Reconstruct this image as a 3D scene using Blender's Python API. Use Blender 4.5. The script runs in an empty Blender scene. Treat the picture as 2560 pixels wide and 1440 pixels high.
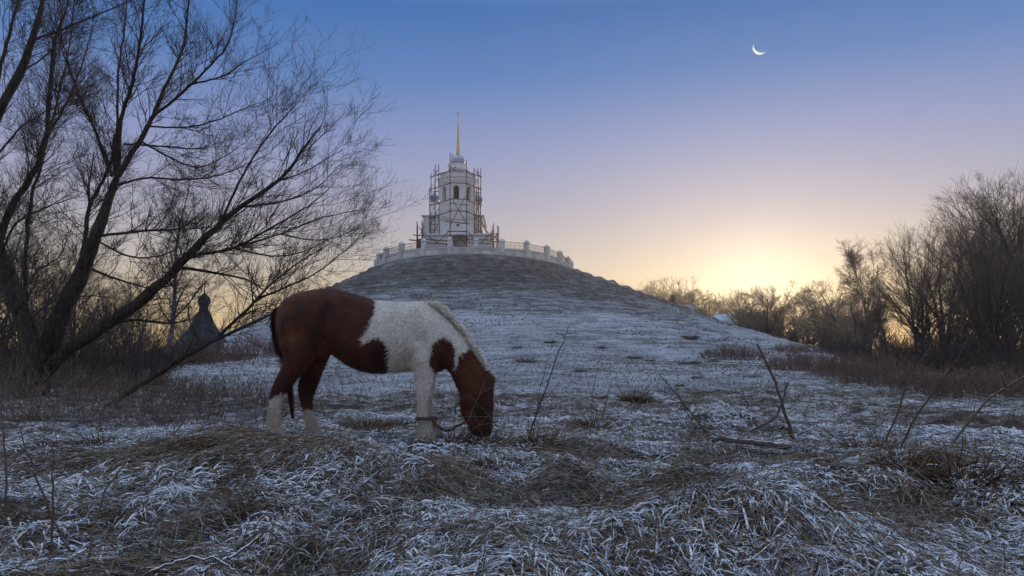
import bpy, math, random
import numpy as np
from mathutils import Vector, Matrix

# ------------------------------------------------------------------ camera
SC = bpy.context.scene
COL = SC.collection
F = 1750.0                       # focal length in photograph pixels (2560 wide)
HOR = 885.0                      # row of the horizon
PITCH = math.atan((HOR - 720) / F)
CAM = np.array([0.0, 0.0, 1.0])
cam = bpy.data.cameras.new('camera')
cam.sensor_width = 36.0
cam.lens = F / 2560 * 36.0
cam.clip_start = 0.05
cam.clip_end = 20000
camo = bpy.data.objects.new('camera', cam)
camo.location = CAM
camo.rotation_euler = (math.pi / 2 + PITCH, 0, 0)
COL.objects.link(camo)
SC.camera = camo

# ------------------------------------------------------------------ sky, sun, exposure
SUN_AZ = math.radians(19.5)      # to the right of the view axis
SUN_EL = math.radians(3.8)
SUND = Vector((math.sin(SUN_AZ) * math.cos(SUN_EL), math.cos(SUN_AZ) * math.cos(SUN_EL), math.sin(SUN_EL)))
SKY_STRENGTH = 1.0
NISHITA_STRENGTH = 0.006
SUN_STRENGTH = 2.0

def s2l(c):
    return tuple(((v / 255) / 12.92 if v / 255 <= 0.04045 else ((v / 255 + 0.055) / 1.055) ** 2.4) for v in c)

w = bpy.data.worlds.new('World')
SC.world = w
w.use_nodes = True
nt = w.node_tree
nt.nodes.clear()
def N(t, typ, **kw):
    n = t.nodes.new(typ)
    for k, v in kw.items():
        setattr(n, k, v)
    return n
def ramp(t, fac, stops, interp='LINEAR'):
    n = N(t, 'ShaderNodeValToRGB')
    n.color_ramp.interpolation = interp
    els = n.color_ramp.elements
    while len(els) < len(stops):
        els.new(0.5)
    for e, (p, c) in zip(els, stops):
        e.position = p
        e.color = (c[0], c[1], c[2], 1)
    if fac is not None:
        t.links.new(fac, n.inputs[0])
    return n.outputs[0]
def mth(t, op, a, b=None, c=None, clamp=False):
    n = N(t, 'ShaderNodeMath', operation=op, use_clamp=clamp)
    for i, v in enumerate((a, b, c)):
        if v is None:
            continue
        if isinstance(v, (int, float)):
            n.inputs[i].default_value = v
        else:
            t.links.new(v, n.inputs[i])
    return n.outputs[0]
def mixc(t, fac, a, b, mode='MIX'):
    n = N(t, 'ShaderNodeMix', data_type='RGBA', blend_type=mode)
    for i, v in ((0, fac), (6, a), (7, b)):
        if isinstance(v, (int, float)):
            n.inputs[i].default_value = v
        elif isinstance(v, tuple):
            n.inputs[i].default_value = (v[0], v[1], v[2], 1)
        else:
            t.links.new(v, n.inputs[i])
    return n.outputs[2]

tc = N(nt, 'ShaderNodeTexCoord')
sep = N(nt, 'ShaderNodeSeparateXYZ')
nt.links.new(tc.outputs['Generated'], sep.inputs[0])
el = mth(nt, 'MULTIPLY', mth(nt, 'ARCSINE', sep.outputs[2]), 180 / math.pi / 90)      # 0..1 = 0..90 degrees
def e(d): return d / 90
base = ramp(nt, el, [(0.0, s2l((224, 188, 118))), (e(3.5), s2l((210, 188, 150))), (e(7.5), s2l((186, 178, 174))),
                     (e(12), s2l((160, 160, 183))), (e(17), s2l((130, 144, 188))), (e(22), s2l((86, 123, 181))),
                     (e(27), s2l((58, 106, 170))), (e(42), s2l((160, 186, 228))), (e(64), s2l((208, 222, 246)))])  # top two stops, above the view, brightened as added fill light for the ground
dotn = N(nt, 'ShaderNodeVectorMath', operation='DOT_PRODUCT')
nt.links.new(tc.outputs['Generated'], dotn.inputs[0])
dotn.inputs[1].default_value = SUND
ang = mth(nt, 'MULTIPLY', mth(nt, 'ARCCOSINE', mth(nt, 'MINIMUM', dotn.outputs['Value'], 0.999999)), 180 / math.pi)
g1 = mth(nt, 'POWER', math.e, mth(nt, 'MULTIPLY', mth(nt, 'POWER', mth(nt, 'DIVIDE', ang, 4.6), 2.0), -1.0))
g2 = mth(nt, 'POWER', math.e, mth(nt, 'DIVIDE', ang, -6.0))
c = mixc(nt, 1.0, base, mixc(nt, 1.0, (0.0, 0.0, 0.0), mixc(nt, g1, (0, 0, 0), (0.27, 0.29, 0.25)), 'ADD'), 'ADD')
c = mixc(nt, 1.0, c, mixc(nt, g2, (0, 0, 0), (0.08, 0.068, 0.032)), 'ADD')
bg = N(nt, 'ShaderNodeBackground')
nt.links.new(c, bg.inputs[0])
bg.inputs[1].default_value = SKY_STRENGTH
sky = N(nt, 'ShaderNodeTexSky', sky_type='NISHITA')
sky.sun_disc = False
sky.sun_elevation = SUN_EL
sky.sun_rotation = SUN_AZ
bg2 = N(nt, 'ShaderNodeBackground')
nt.links.new(sky.outputs[0], bg2.inputs[0])
bg2.inputs[1].default_value = NISHITA_STRENGTH
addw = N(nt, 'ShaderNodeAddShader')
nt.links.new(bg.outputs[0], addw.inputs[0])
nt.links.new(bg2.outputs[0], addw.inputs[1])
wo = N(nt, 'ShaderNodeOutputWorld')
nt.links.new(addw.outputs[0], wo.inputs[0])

sun = bpy.data.lights.new('sun', 'SUN')
sun.energy = SUN_STRENGTH
sun.angle = math.radians(0.6)
sun.color = (1.0, 0.72, 0.38)
suno = bpy.data.objects.new('sun', sun)
suno.rotation_euler = (-SUND).to_track_quat('-Z', 'Y').to_euler()
suno.location = (40, 60, 60)
COL.objects.link(suno)

SC.view_settings.view_transform = 'Standard'
SC.view_settings.look = 'None'
SC.view_settings.exposure = 0.08
SC.view_settings.gamma = 1.0
SC.view_settings.use_curve_mapping = False
SC.render.engine = 'CYCLES'
SC.cycles.use_denoising = True
SC.cycles.max_bounces = 6
SC.cycles.diffuse_bounces = 3
SC.cycles.transparent_max_bounces = 8
SC.cycles.volume_bounces = 0
SC.cycles.use_adaptive_sampling = True
SC.cycles.adaptive_threshold = 0.01

# ------------------------------------------------------------------ small maths
def ray(u, v):
    dx = (np.asarray(u, float) - 1280) / F
    dz = (720 - np.asarray(v, float)) / F
    y = math.cos(PITCH) - dz * math.sin(PITCH)
    z = math.sin(PITCH) + dz * math.cos(PITCH)
    return np.stack([dx, y, z], -1)
def P(u, v, Y):
    r = ray(u, v)
    return CAM + r * (np.asarray(Y, float) / r[..., 1])[..., None]

def vnoise(x, y, seed=0):
    x = np.asarray(x, float); y = np.asarray(y, float)
    xi = np.floor(x).astype(np.int64); yi = np.floor(y).astype(np.int64)
    fx = x - xi; fy = y - yi
    fx = fx * fx * (3 - 2 * fx); fy = fy * fy * (3 - 2 * fy)
    def h(a, b):
        n = (a * 374761393 + b * 668265263 + seed * 974634533) & 0x7fffffff
        n = ((n ^ (n >> 13)) * 1274126177) & 0x7fffffff
        return ((n ^ (n >> 16)) & 0xffff) / 65535.0
    return (h(xi, yi) * (1 - fx) + h(xi + 1, yi) * fx) * (1 - fy) + (h(xi, yi + 1) * (1 - fx) + h(xi + 1, yi + 1) * fx) * fy
def fbm(x, y, seed=0, o=4):
    s = 0; a = 0.5; f = 1.0
    for i in range(o):
        s = s + a * (vnoise(x * f, y * f, seed + i * 17) - 0.5)
        a *= 0.5; f *= 2.03
    return s
def nrm(v):
    return v / np.maximum(np.linalg.norm(v, axis=-1, keepdims=True), 1e-9)
def smooth(a, b, x):
    t = np.clip((x - a) / (b - a), 0, 1)
    return t * t * (3 - 2 * t)

# ------------------------------------------------------------------ terrain
HC = np.array([(1185 - 1280) / F * 105, 105.0])      # centre of the churchyard on the hill
RING = 14.4
PLATEAU = 13.9
MOUNDS = [(-2.15, 5.5, 1.35, 0.75, 0.17), (-0.6, 5.1, 1.0, 0.55, 0.10), (-0.9, 7.1, 2.4, 1.0, 0.15), (1.25, 3.55, 0.7, 0.5, 0.22),
          (3.3, 5.4, 1.1, 0.8, 0.22), (2.6, 4.6, 0.9, 0.5, 0.08), (-0.1, 3.7, 0.6, 0.5, 0.07), (-9.5, 12.5, 3.5, 3.0, 0.25),
          (2.9, 10.3, 0.5, 0.4, 0.16), (0.9, 5.6, 0.8, 0.35, 0.07), (12, 22, 6, 6, 0.3)]
def base_h(x, y):
    x = np.asarray(x, float); y = np.asarray(y, float)
    r = np.hypot(x, y)
    z = 0.35 * fbm(x / 14, y / 14, 3, 2) * smooth(9, 25, r)
    near = 1 - smooth(14, 40, r)
    z = z + near * (0.34 * fbm(x / 0.85, y / 0.85, 5, 3) + 0.16 * np.abs(fbm(x / 0.42, y / 0.42, 6, 2)) + 0.05 * fbm(x / 0.16, y / 0.16, 9, 2))
    for (mx, my, sx, sy, hh) in MOUNDS:
        z = z + hh * np.exp(-((x - mx) / sx) ** 2 - ((y - my) / sy) ** 2)
    hs = np.exp(-(np.clip(np.abs(x + 1.35) - 1.0, 0, None) / 0.4) ** 2 - (np.clip(np.abs(y - 7.05) - 0.3, 0, None) / 0.35) ** 2)
    z = z * (1 - hs) + 0.12 * hs
    return z
def hill_only(x, y):
    dx = np.asarray(x, float) - HC[0]; dy = np.asarray(y, float) - HC[1]
    r = np.hypot(dx, dy); a = np.arctan2(dx, -dy)            # 0 = towards the camera, + = right
    fr = 0.5 + 0.5 * np.sin(a)
    fc = np.clip(np.cos(a), 0, 1) ** 6
    Rf = 43 + 11 * fr + 27 * fc
    Rf = Rf * (1 + 0.05 * (vnoise(np.cos(a) * 2 + 5, np.sin(a) * 2 + 5, 31) - 0.5))
    t = (r - 15.2) / (Rf - 15.2)
    tc_ = np.clip(t, 0, 1)
    h = (PLATEAU - 0.9 * np.sin(a) ** 2) * (1 - tc_) ** (1.1 + 0.5 * fc)
    h = h + 0.45 * np.exp(-((t - 1.0) / 0.14) ** 2)
    # terracettes worn along the slope
    up = smooth(0.0, 0.06, t) * (1 - smooth(0.3, 0.75, t))
    n = fbm(dx / 6.0, dy / 6.0, 41, 3)
    h = h + up * 0.15 * np.sin(h * 2 * math.pi / 0.62 + n * 9) * (0.35 + 1.3 * vnoise(dx / 3.1, dy / 3.1, 44))
    h = h + smooth(0, 0.05, t) * (1.3 * fbm(dx / 8, dy / 8, 43, 3) + 0.25 * fbm(dx / 1.3, dy / 1.3, 47, 3)) * smooth(0.1, 1.2, h)
    return h
def ground(x, y):
    return base_h(x, y) + np.clip(hill_only(x, y), 0, None)
def hit(u, v, ymin=2.0, ymax=140.0, n=3000, lift=0.0):
    """where the ray through a pixel meets the terrain"""
    r = ray(u, v); ys = np.geomspace(ymin, ymax, n)
    p = CAM + r[None, :] * (ys / r[1])[:, None]
    below = p[:, 2] < ground(p[:, 0], p[:, 1]) + lift
    i = int(np.argmax(below)) if below.any() else n - 1
    q = p[i]
    return np.array([q[0], q[1], float(ground(q[0], q[1]))])
def on_ground(u, Y):
    x = (u - 1280) / F * Y * 1.0
    x = P(u, HOR, Y)[0]
    return np.array([x, Y, float(ground(x, Y))])

# ------------------------------------------------------------------ mesh helpers
def mesh_np(name, V, Q, attrs=None, smoothed=False, tris=None):
    """V (n,3), Q (m,4) quads, tris (k,3)"""
    me = bpy.data.meshes.new(name)
    V = np.ascontiguousarray(V, np.float32)
    Q = np.zeros((0, 4), np.int32) if Q is None else np.ascontiguousarray(Q, np.int32)
    T = np.zeros((0, 3), np.int32) if tris is None else np.ascontiguousarray(tris, np.int32)
    me.vertices.add(len(V)); me.vertices.foreach_set('co', V.ravel())
    idx = np.concatenate([Q.ravel(), T.ravel()])
    me.loops.add(len(idx)); me.loops.foreach_set('vertex_index', idx)
    starts = np.concatenate([np.arange(len(Q)) * 4, len(Q) * 4 + np.arange(len(T)) * 3]).astype(np.int32)
    me.polygons.add(len(starts)); me.polygons.foreach_set('loop_start', starts)
    me.polygons.foreach_set('use_smooth', np.full(len(starts), smoothed))
    for k, a in (attrs or {}).items():
        if a.ndim == 1:
            me.attributes.new(k, 'FLOAT', 'POINT').data.foreach_set('value', np.ascontiguousarray(a, np.float32))
        else:
            me.attributes.new(k, 'FLOAT_COLOR', 'POINT').data.foreach_set('color', np.ascontiguousarray(a, np.float32).ravel())
    me.update(calc_edges=True)
    return me
def add(name, me, mat=None, parent=None, loc=None):
    o = bpy.data.objects.new(name, me)
    COL.objects.link(o)
    if mat is not None and me is not None and len(me.materials) == 0:
        me.materials.append(mat)
    if loc is not None:
        o.location = loc
    if parent is not None:
        o.parent = parent
    return o
def tag(o, label=None, cat=None, group=None, kind=None):
    for k, v in (('label', label), ('category', cat), ('group', group), ('kind', kind)):
        if v:
            o[k] = v
    return o
def thing(name, loc, label, cat, group=None, rz=0.0):
    o = bpy.data.objects.new(name, None)
    o.empty_display_size = 0.2
    COL.objects.link(o)
    o.location = loc; o.rotation_euler = (0, 0, rz)
    return tag(o, label, cat, group)

class MB:
    """collects faces; build() links them as one mesh object (coordinates are world, minus the parent's base)"""
    def __init__(s): s.v = []; s.f = []
    def quadv(s, *pts):
        n = len(s.v); s.v += [tuple(p) for p in pts]; s.f.append(tuple(range(n, n + len(pts)))); return s
    def box(s, x0, x1, y0, y1, z0, z1, m=None):
        c = [(x0, y0, z0), (x1, y0, z0), (x1, y1, z0), (x0, y1, z0), (x0, y0, z1), (x1, y0, z1), (x1, y1, z1), (x0, y1, z1)]
        if m is not None: c = [tuple(m @ Vector(p)) for p in c]
        n = len(s.v); s.v += c
        s.f += [tuple(n + i for i in q) for q in ((0, 3, 2, 1), (4, 5, 6, 7), (0, 1, 5, 4), (1, 2, 6, 5), (2, 3, 7, 6), (3, 0, 4, 7))]
        return s
    def tube(s, a, b, r0, r1=None, n=6):
        r1 = r0 if r1 is None else r1
        a = Vector(a); b = Vector(b); d = (b - a).normalized()
        u = d.orthogonal().normalized(); w_ = d.cross(u)
        k = len(s.v)
        for p, r in ((a, r0), (b, r1)):
            for i in range(n):
                t = 2 * math.pi * i / n
                s.v.append(tuple(p + u * (r * math.cos(t)) + w_ * (r * math.sin(t))))
        for i in range(n):
            j = (i + 1) % n
            s.f.append((k + i, k + j, k + n + j, k + n + i))
        s.f.append(tuple(k + i for i in reversed(range(n)))); s.f.append(tuple(k + n + i for i in range(n)))
        return s
    def lathe(s, c, prof, n=16, rot=0.0, cap=True):
        k = len(s.v); c = Vector(c)
        for (r, z) in prof:
            for i in range(n):
                t = 2 * math.pi * i / n + rot
                s.v.append((c.x + r * math.cos(t), c.y + r * math.sin(t), c.z + z))
        m = len(prof)
        for a in range(m - 1):
            for i in range(n):
                j = (i + 1) % n
                s.f.append((k + a * n + i, k + a * n + j, k + (a + 1) * n + j, k + (a + 1) * n + i))
        if cap:
            s.f.append(tuple(k + i for i in reversed(range(n))))
            s.f.append(tuple(k + (m - 1) * n + i for i in range(n)))
        return s
    def mesh(s, name, off=(0, 0, 0), smoothed=False):
        me = bpy.data.meshes.new(name)
        me.from_pydata([(p[0] - off[0], p[1] - off[1], p[2] - off[2]) for p in s.v], [], s.f)
        if smoothed:
            me.polygons.foreach_set('use_smooth', [True] * len(me.polygons))
        me.update()
        return me
    def build(s, name, mat, parent=None, smoothed=False, root=None):
        off = (0, 0, 0)
        q = parent
        while q is not None:
            off = tuple(off[i] + q.location[i] for i in range(3)); q = q.parent
        return add(name, s.mesh(name, off, smoothed), mat, parent)

def tubes(Pn, R, s=3):
    """Pn (n,k,3) centre lines, R (n,k) radii -> verts, quads"""
    n, k, _ = Pn.shape
    T = nrm(np.gradient(Pn, axis=1))
    mt = np.abs(T.mean(1))
    ref = np.eye(3)[np.argmin(mt, axis=1)][:, None, :]
    U = nrm(np.cross(T, np.broadcast_to(ref, T.shape))); W = np.cross(T, U)
    a = np.arange(s) * 2 * math.pi / s
    V = Pn[:, :, None, :] + R[:, :, None, None] * (np.cos(a)[None, None, :, None] * U[:, :, None, :] + np.sin(a)[None, None, :, None] * W[:, :, None, :])
    idx = np.arange(n * k * s).reshape(n, k, s)
    A = idx[:, :-1, :]; B = np.roll(idx, -1, axis=2)[:, :-1, :]; C = np.roll(idx, -1, axis=2)[:, 1:, :]; D = idx[:, 1:, :]
    return V.reshape(-1, 3), np.stack([A, B, C, D], -1).reshape(-1, 4)
def ribbons(Pn, Wd, side):
    """flat blades: centre lines (n,k,3), half widths (n,k), side vectors (n,3) or (n,k,3)"""
    n, k, _ = Pn.shape
    if side.ndim == 2: side = side[:, None, :]
    off = side * Wd[:, :, None]
    V = np.stack([Pn - off, Pn + off], 2).reshape(-1, 3)
    idx = np.arange(n * k * 2).reshape(n, k, 2)
    Q = np.stack([idx[:, :-1, 0], idx[:, :-1, 1], idx[:, 1:, 1], idx[:, 1:, 0]], -1).reshape(-1, 4)
    return V, Q
def joinVQ(parts):
    Vs = []; Qs = []; o = 0
    for V, Q in parts:
        Vs.append(V); Qs.append(Q + o); o += len(V)
    return np.concatenate(Vs), np.concatenate(Qs)

def grow(S, D, L, R0, k, rng, up=0.2, wob=0.12, tip=0.3, droop=0.0):
    n = len(S); pts = [S]; d = nrm(D); p = S.copy(); step = (L / (k - 1))[:, None]
    dirs = [d]
    for i in range(k - 1):
        d = d + rng.normal(0, wob, (n, 3))
        d[:, 2] += (up - droop * (i + 1) / k * 2) / (k - 1)
        d = nrm(d)
        p = p + d * step; pts.append(p); dirs.append(d)
    t = np.linspace(0, 1, k)[None, :]
    return np.stack(pts, 1), R0[:, None] * (1 - (1 - tip) * t)
def spawn(Pn, R, m, rng, t0=0.2, t1=1.0, a0=0.45, a1=0.95, l0=0.3, l1=0.6, rr=0.55, taper=0.5, Lpar=None, bias=None):
    n, k, _ = Pn.shape
    L = np.linalg.norm(np.diff(Pn, axis=1), axis=2).sum(1) if Lpar is None else Lpar
    m_ = np.broadcast_to(m, (n,)) if np.ndim(m) else np.full(n, m)
    par = np.repeat(np.arange(n), m_)
    t = rng.uniform(t0, t1, len(par))
    x = t * (k - 1); i = np.minimum(x.astype(int), k - 2); f = (x - i)[:, None]
    S = Pn[par, i] * (1 - f) + Pn[par, i + 1] * f
    T = nrm(Pn[par, i + 1] - Pn[par, i])
    q = rng.normal(0, 1, (len(par), 3))
    if bias is not None: q = q + bias
    q = nrm(q - T * (q * T).sum(1, keepdims=True))
    a = rng.uniform(a0, a1, len(par))[:, None]
    D = T * np.cos(a) + q * np.sin(a)
    Ln = L[par] * rng.uniform(l0, l1, len(par)) * (1 - taper * t)
    rp = R[par, i] * (1 - f[:, 0]) + R[par, i + 1] * f[:, 0]
    return S, D, Ln, rp * rr
def resample(pts, k):
    pts = np.asarray(pts, float)
    n = len(pts)
    # Catmull-Rom
    t = np.linspace(0, n - 1, k); i = np.minimum(t.astype(int), n - 2); f = (t - i)[:, None]
    g = lambda j: pts[np.clip(j, 0, n - 1)]
    p0, p1, p2, p3 = g(i - 1), g(i), g(i + 1), g(i + 2)
    return 0.5 * (2 * p1 + (p2 - p0) * f + (2 * p0 - 5 * p1 + 4 * p2 - p3) * f ** 2 + (3 * p1 - p0 - 3 * p2 + p3) * f ** 3)

# ------------------------------------------------------------------ materials
def mat(name):
    m = bpy.data.materials.new(name); m.use_nodes = True
    t = m.node_tree; b = t.nodes['Principled BSDF']
    b.inputs['Roughness'].default_value = 0.8
    b.inputs['Specular IOR Level'].default_value = 0.25
    return m, t, b
def noise(t, scale, detail=4, rough=0.55, vec=None, dist=0.0):
    n = N(t, 'ShaderNodeTexNoise'); n.inputs['Scale'].default_value = scale
    n.inputs['Detail'].default_value = detail; n.inputs['Roughness'].default_value = rough; n.inputs['Distortion'].default_value = dist
    if vec is not None: t.links.new(vec, n.inputs['Vector'])
    return n.outputs[0]
def pos(t):
    return N(t, 'ShaderNodeNewGeometry').outputs['Position']
def objc(t):
    return N(t, 'ShaderNodeTexCoord').outputs['Object']
def smap(t, v, a, b, lo=0.0, hi=1.0):
    n = N(t, 'ShaderNodeMapRange', interpolation_type='SMOOTHSTEP')
    t.links.new(v, n.inputs[0])
    for i, x in enumerate((a, b, lo, hi)): n.inputs[i + 1].default_value = x
    return n.outputs[0]
def bump(t, b, h, strength=0.5, dist=0.02):
    n = N(t, 'ShaderNodeBump'); n.inputs['Strength'].default_value = strength; n.inputs['Distance'].default_value = dist
    t.links.new(h, n.inputs['Height']); t.links.new(n.outputs[0], b.inputs['Normal'])
def attr(t, name):
    n = N(t, 'ShaderNodeAttribute'); n.attribute_name = name
    return n
def upz(t):
    g = N(t, 'ShaderNodeNewGeometry'); s = N(t, 'ShaderNodeSeparateXYZ'); t.links.new(g.outputs['Normal'], s.inputs[0])
    return s.outputs[2]
SNOW = (0.84, 0.87, 0.91)
M = {}
def plain(name, c1, c2, scale=8, rough=0.8, bmp=0.3, bd=0.02, metal=0.0, spec=0.25):
    m, t, b = mat(name)
    v = objc(t)
    f = smap(t, noise(t, scale, 6, 0.6, v), 0.3, 0.7)
    t.links.new(mixc(t, f, c1, c2), b.inputs['Base Color'])
    b.inputs['Roughness'].default_value = rough; b.inputs['Metallic'].default_value = metal
    b.inputs['Specular IOR Level'].default_value = spec
    if bmp: bump(t, b, noise(t, scale * 3, 5, 0.6, v), bmp, bd)
    M[name] = m
    return m

def make_ground_mat():
    m, t, b = mat('frosted_field')
    p = pos(t)
    big = noise(t, 0.35, 4, 0.6, p)
    mid = noise(t, 3.1, 5, 0.65, p, 0.4)
    fine = noise(t, 24, 4, 0.65, p, 0.6)
    soil = mixc(t, smap(t, fine, 0.35, 0.7), (0.022, 0.018, 0.014), (0.10, 0.075, 0.048))
    straw = mixc(t, smap(t, mid, 0.35, 0.65), soil, mixc(t, fine, (0.13, 0.09, 0.06), (0.24, 0.175, 0.115)))
    fr = mth(t, 'ADD', mth(t, 'MULTIPLY', big, 0.35), mth(t, 'ADD', mth(t, 'MULTIPLY', mid, 0.40), mth(t, 'MULTIPLY', fine, 0.45)))
    frost = smap(t, fr, 0.56, 0.74, 0.0, 0.85)
    frost = mth(t, 'MULTIPLY', frost, smap(t, upz(t), 0.35, 0.9, 0.25, 1.0))
    t.links.new(mixc(t, frost, straw, SNOW), b.inputs['Base Color'])
    b.inputs['Roughness'].default_value = 0.9
    bump(t, b, mth(t, 'ADD', fine, mth(t, 'MULTIPLY', mid, 1.5)), 0.9, 0.05)
    M['ground'] = m
    m, t, b = mat('frosted_hill')
    p = pos(t)
    sp = N(t, 'ShaderNodeSeparateXYZ'); t.links.new(p, sp.inputs[0])
    cmb = N(t, 'ShaderNodeCombineXYZ')
    t.links.new(mth(t, 'MULTIPLY', sp.outputs[0], 0.35), cmb.inputs[0]); t.links.new(mth(t, 'MULTIPLY', sp.outputs[1], 0.35), cmb.inputs[1])
    t.links.new(mth(t, 'MULTIPLY', sp.outputs[2], 5.5), cmb.inputs[2])
    streak = noise(t, 1.0, 5, 0.65, cmb.outputs[0], 0.5)
    mid = noise(t, 0.9, 5, 0.65, p)
    fine = noise(t, 6.5, 5, 0.75, p)
    big = noise(t, 0.09, 3, 0.5, p)
    grass = mixc(t, smap(t, mid, 0.35, 0.65), (0.045, 0.034, 0.026), (0.15, 0.108, 0.074))
    grass = mixc(t, smap(t, big, 0.45, 0.62, 0, 0.5), grass, (0.05, 0.058, 0.03))
    hgt = smap(t, sp.outputs[2], 2.2, 9.5)                 # the lower slope holds more snow
    fr = mth(t, 'ADD', mth(t, 'MULTIPLY', streak, 0.52), mth(t, 'ADD', mth(t, 'MULTIPLY', fine, 0.48), mth(t, 'ADD', mth(t, 'MULTIPLY', mid, 0.2), mth(t, 'MULTIPLY', big, 0.3))))
    fr = mth(t, 'SUBTRACT', fr, mth(t, 'MULTIPLY', hgt, 0.155))
    frost = smap(t, fr, 0.57, 0.89, 0.05, 0.76)
    t.links.new(mixc(t, frost, grass, SNOW), b.inputs['Base Color'])
    b.inputs['Roughness'].default_value = 0.9
    bump(t, b, mth(t, 'ADD', fine, streak), 0.8, 0.25)
    M['hill'] = m
make_ground_mat()

def frosted(name, dark, light, f0, f1, amount=1.0, scale=30, tint=True, snow=SNOW, glow=0.0):
    """dry plant matter with frost on whatever faces up"""
    m, t, b = mat(name)
    p = pos(t)
    col = mixc(t, attr(t, 'tint').outputs['Fac'] if tint else noise(t, 5, 2, 0.5, p), dark, light)
    up = mth(t, 'ABSOLUTE', upz(t)) if tint == 'abs' else upz(t)
    f = mth(t, 'ADD', mth(t, 'MULTIPLY', up, 0.5), mth(t, 'MULTIPLY', noise(t, scale, 3, 0.6, p), 0.8))
    fin = mixc(t, smap(t, f, f0, f1, 0, amount), col, snow)
    t.links.new(fin, b.inputs['Base Color'])
    b.inputs['Roughness'].default_value = 0.85
    if glow:                                     # rime on the twigs lets low sun through
        tr = N(t, 'ShaderNodeBsdfTranslucent'); t.links.new(fin, tr.inputs[0])
        mx = N(t, 'ShaderNodeMixShader'); mx.inputs[0].default_value = glow
        t.links.new(b.outputs[0], mx.inputs[1]); t.links.new(tr.outputs[0], mx.inputs[2])
        t.links.new(mx.outputs[0], t.nodes['Material Output'].inputs[0])
    M[name] = m
frosted('straw', (0.035, 0.022, 0.012), (0.25, 0.165, 0.085), 0.84, 1.12, 0.8, 22, 'abs')
frosted('field_straw', (0.10, 0.068, 0.046), (0.32, 0.235, 0.155), 0.70, 1.05, 0.8, 6, 'abs')
frosted('snow_blade', (0.60, 0.63, 0.68), (0.86, 0.89, 0.93), 0.50, 0.8, 0.9, 40, 'abs')
frosted('brown_stem', (0.05, 0.032, 0.022), (0.20, 0.13, 0.08), 0.75, 1.0, 0.55, 14, 'abs', (0.5, 0.52, 0.58))
frosted('dead_wood', (0.07, 0.052, 0.04), (0.16, 0.125, 0.10), 0.80, 0.98, 0.85, 16)
frosted('twig', (0.055, 0.040, 0.034), (0.12, 0.088, 0.072), 0.80, 1.15, 0.5, 3, True, (0.45, 0.43, 0.44))
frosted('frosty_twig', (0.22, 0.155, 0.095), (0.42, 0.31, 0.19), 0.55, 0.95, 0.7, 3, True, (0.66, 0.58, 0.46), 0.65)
frosted('hill_straw', (0.03, 0.026, 0.02), (0.16, 0.125, 0.085), 0.74, 1.0, 0.7, 2.0, 'abs')
frosted('tussock', (0.03, 0.017, 0.008), (0.24, 0.14, 0.06), 1.0, 1.25, 0.4, 22, 'abs')
frosted('snowy_wood', (0.05, 0.04, 0.03), (0.12, 0.09, 0.07), 0.66, 0.86, 0.95, 26)
frosted('soil', (0.03, 0.025, 0.02), (0.13, 0.10, 0.08), 0.72, 0.95, 0.7, 14, False)
plain('leaf', (0.22, 0.24, 0.04), (0.30, 0.30, 0.06), 20, .6, .2, .002)
def bark_mat(name, c1, c2):
    m, t, b = mat(name)
    v = N(t, 'ShaderNodeMapping'); t.links.new(pos(t), v.inputs[0]); v.inputs['Scale'].default_value = (9, 9, 2.2)
    n = noise(t, 2.2, 6, 0.7, v.outputs[0], 0.8)
    t.links.new(mixc(t, smap(t, n, 0.35, 0.65), c1, c2), b.inputs['Base Color'])
    bump(t, b, n, 1.0, 0.06)
    M[name] = m
bark_mat('bark', (0.030, 0.024, 0.018), (0.12, 0.092, 0.068))
bark_mat('birch_bark', (0.10, 0.09, 0.085), (0.42, 0.40, 0.38))

# ------------------------------------------------------------------ ground and hill
def make_ground():
    fine = np.radians(np.linspace(-44, 44, 500))
    rest = np.radians(np.linspace(46, 314, 70))[1:-1]
    A = np.concatenate([fine, rest])
    r = np.concatenate([[0.15, 0.7, 1.2, 1.6], np.geomspace(2.0, 16, 210), np.geomspace(16.3, 220, 60), [260, 320, 400]])
    aa, rr = np.meshgrid(A, r)
    x = rr * np.sin(aa); y = rr * np.cos(aa)
    z = base_h(x, y)
    V = np.stack([x, y, z], -1).reshape(-1, 3)
    n = len(A); idx = np.arange(len(r) * n).reshape(len(r), n)
    B = np.roll(idx, -1, 1)
    Q = np.stack([idx[:-1], idx[1:], B[1:], B[:-1]], -1).reshape(-1, 4)[:, ::-1]
    me = mesh_np('ground', V, Q, smoothed=True)
    # fill the small hole under the camera
    o = add('ground', me, M['ground']); tag(o, 'frosted dry grass field under a thin dusting of snow', None, None, 'structure')
    A = np.concatenate([np.radians(np.linspace(-100, 100, 470)), np.radians(np.linspace(100, 260, 50))[1:-1]])
    r = np.concatenate([[0.05, 8, 13.5], np.linspace(14.3, 52, 165), np.linspace(52.8, 98, 45)])
    aa, rr = np.meshgrid(A, r)
    x = HC[0] + rr * np.sin(aa); y = HC[1] - rr * np.cos(aa)
    h = hill_only(x, y)
    z = base_h(x, y) + h
    z = np.where(rr < 14.0, PLATEAU + 0.55, z)
    z = np.where(h < 0.03, base_h(x, y) - 0.4, z)
    V = np.stack([x, y, z], -1).reshape(-1, 3)
    n = len(A); idx = np.arange(len(r) * n).reshape(len(r), n); B = np.roll(idx, -1, 1)
    Q = np.stack([idx[:-1], idx[1:], B[1:], B[:-1]], -1).reshape(-1, 4)
    o = add('hill', mesh_np('hill', V, Q, smoothed=True), M['hill'])
    tag(o, 'broad grassy hill with worn terraces and patchy frost', None, None, 'structure')
make_ground()
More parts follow.
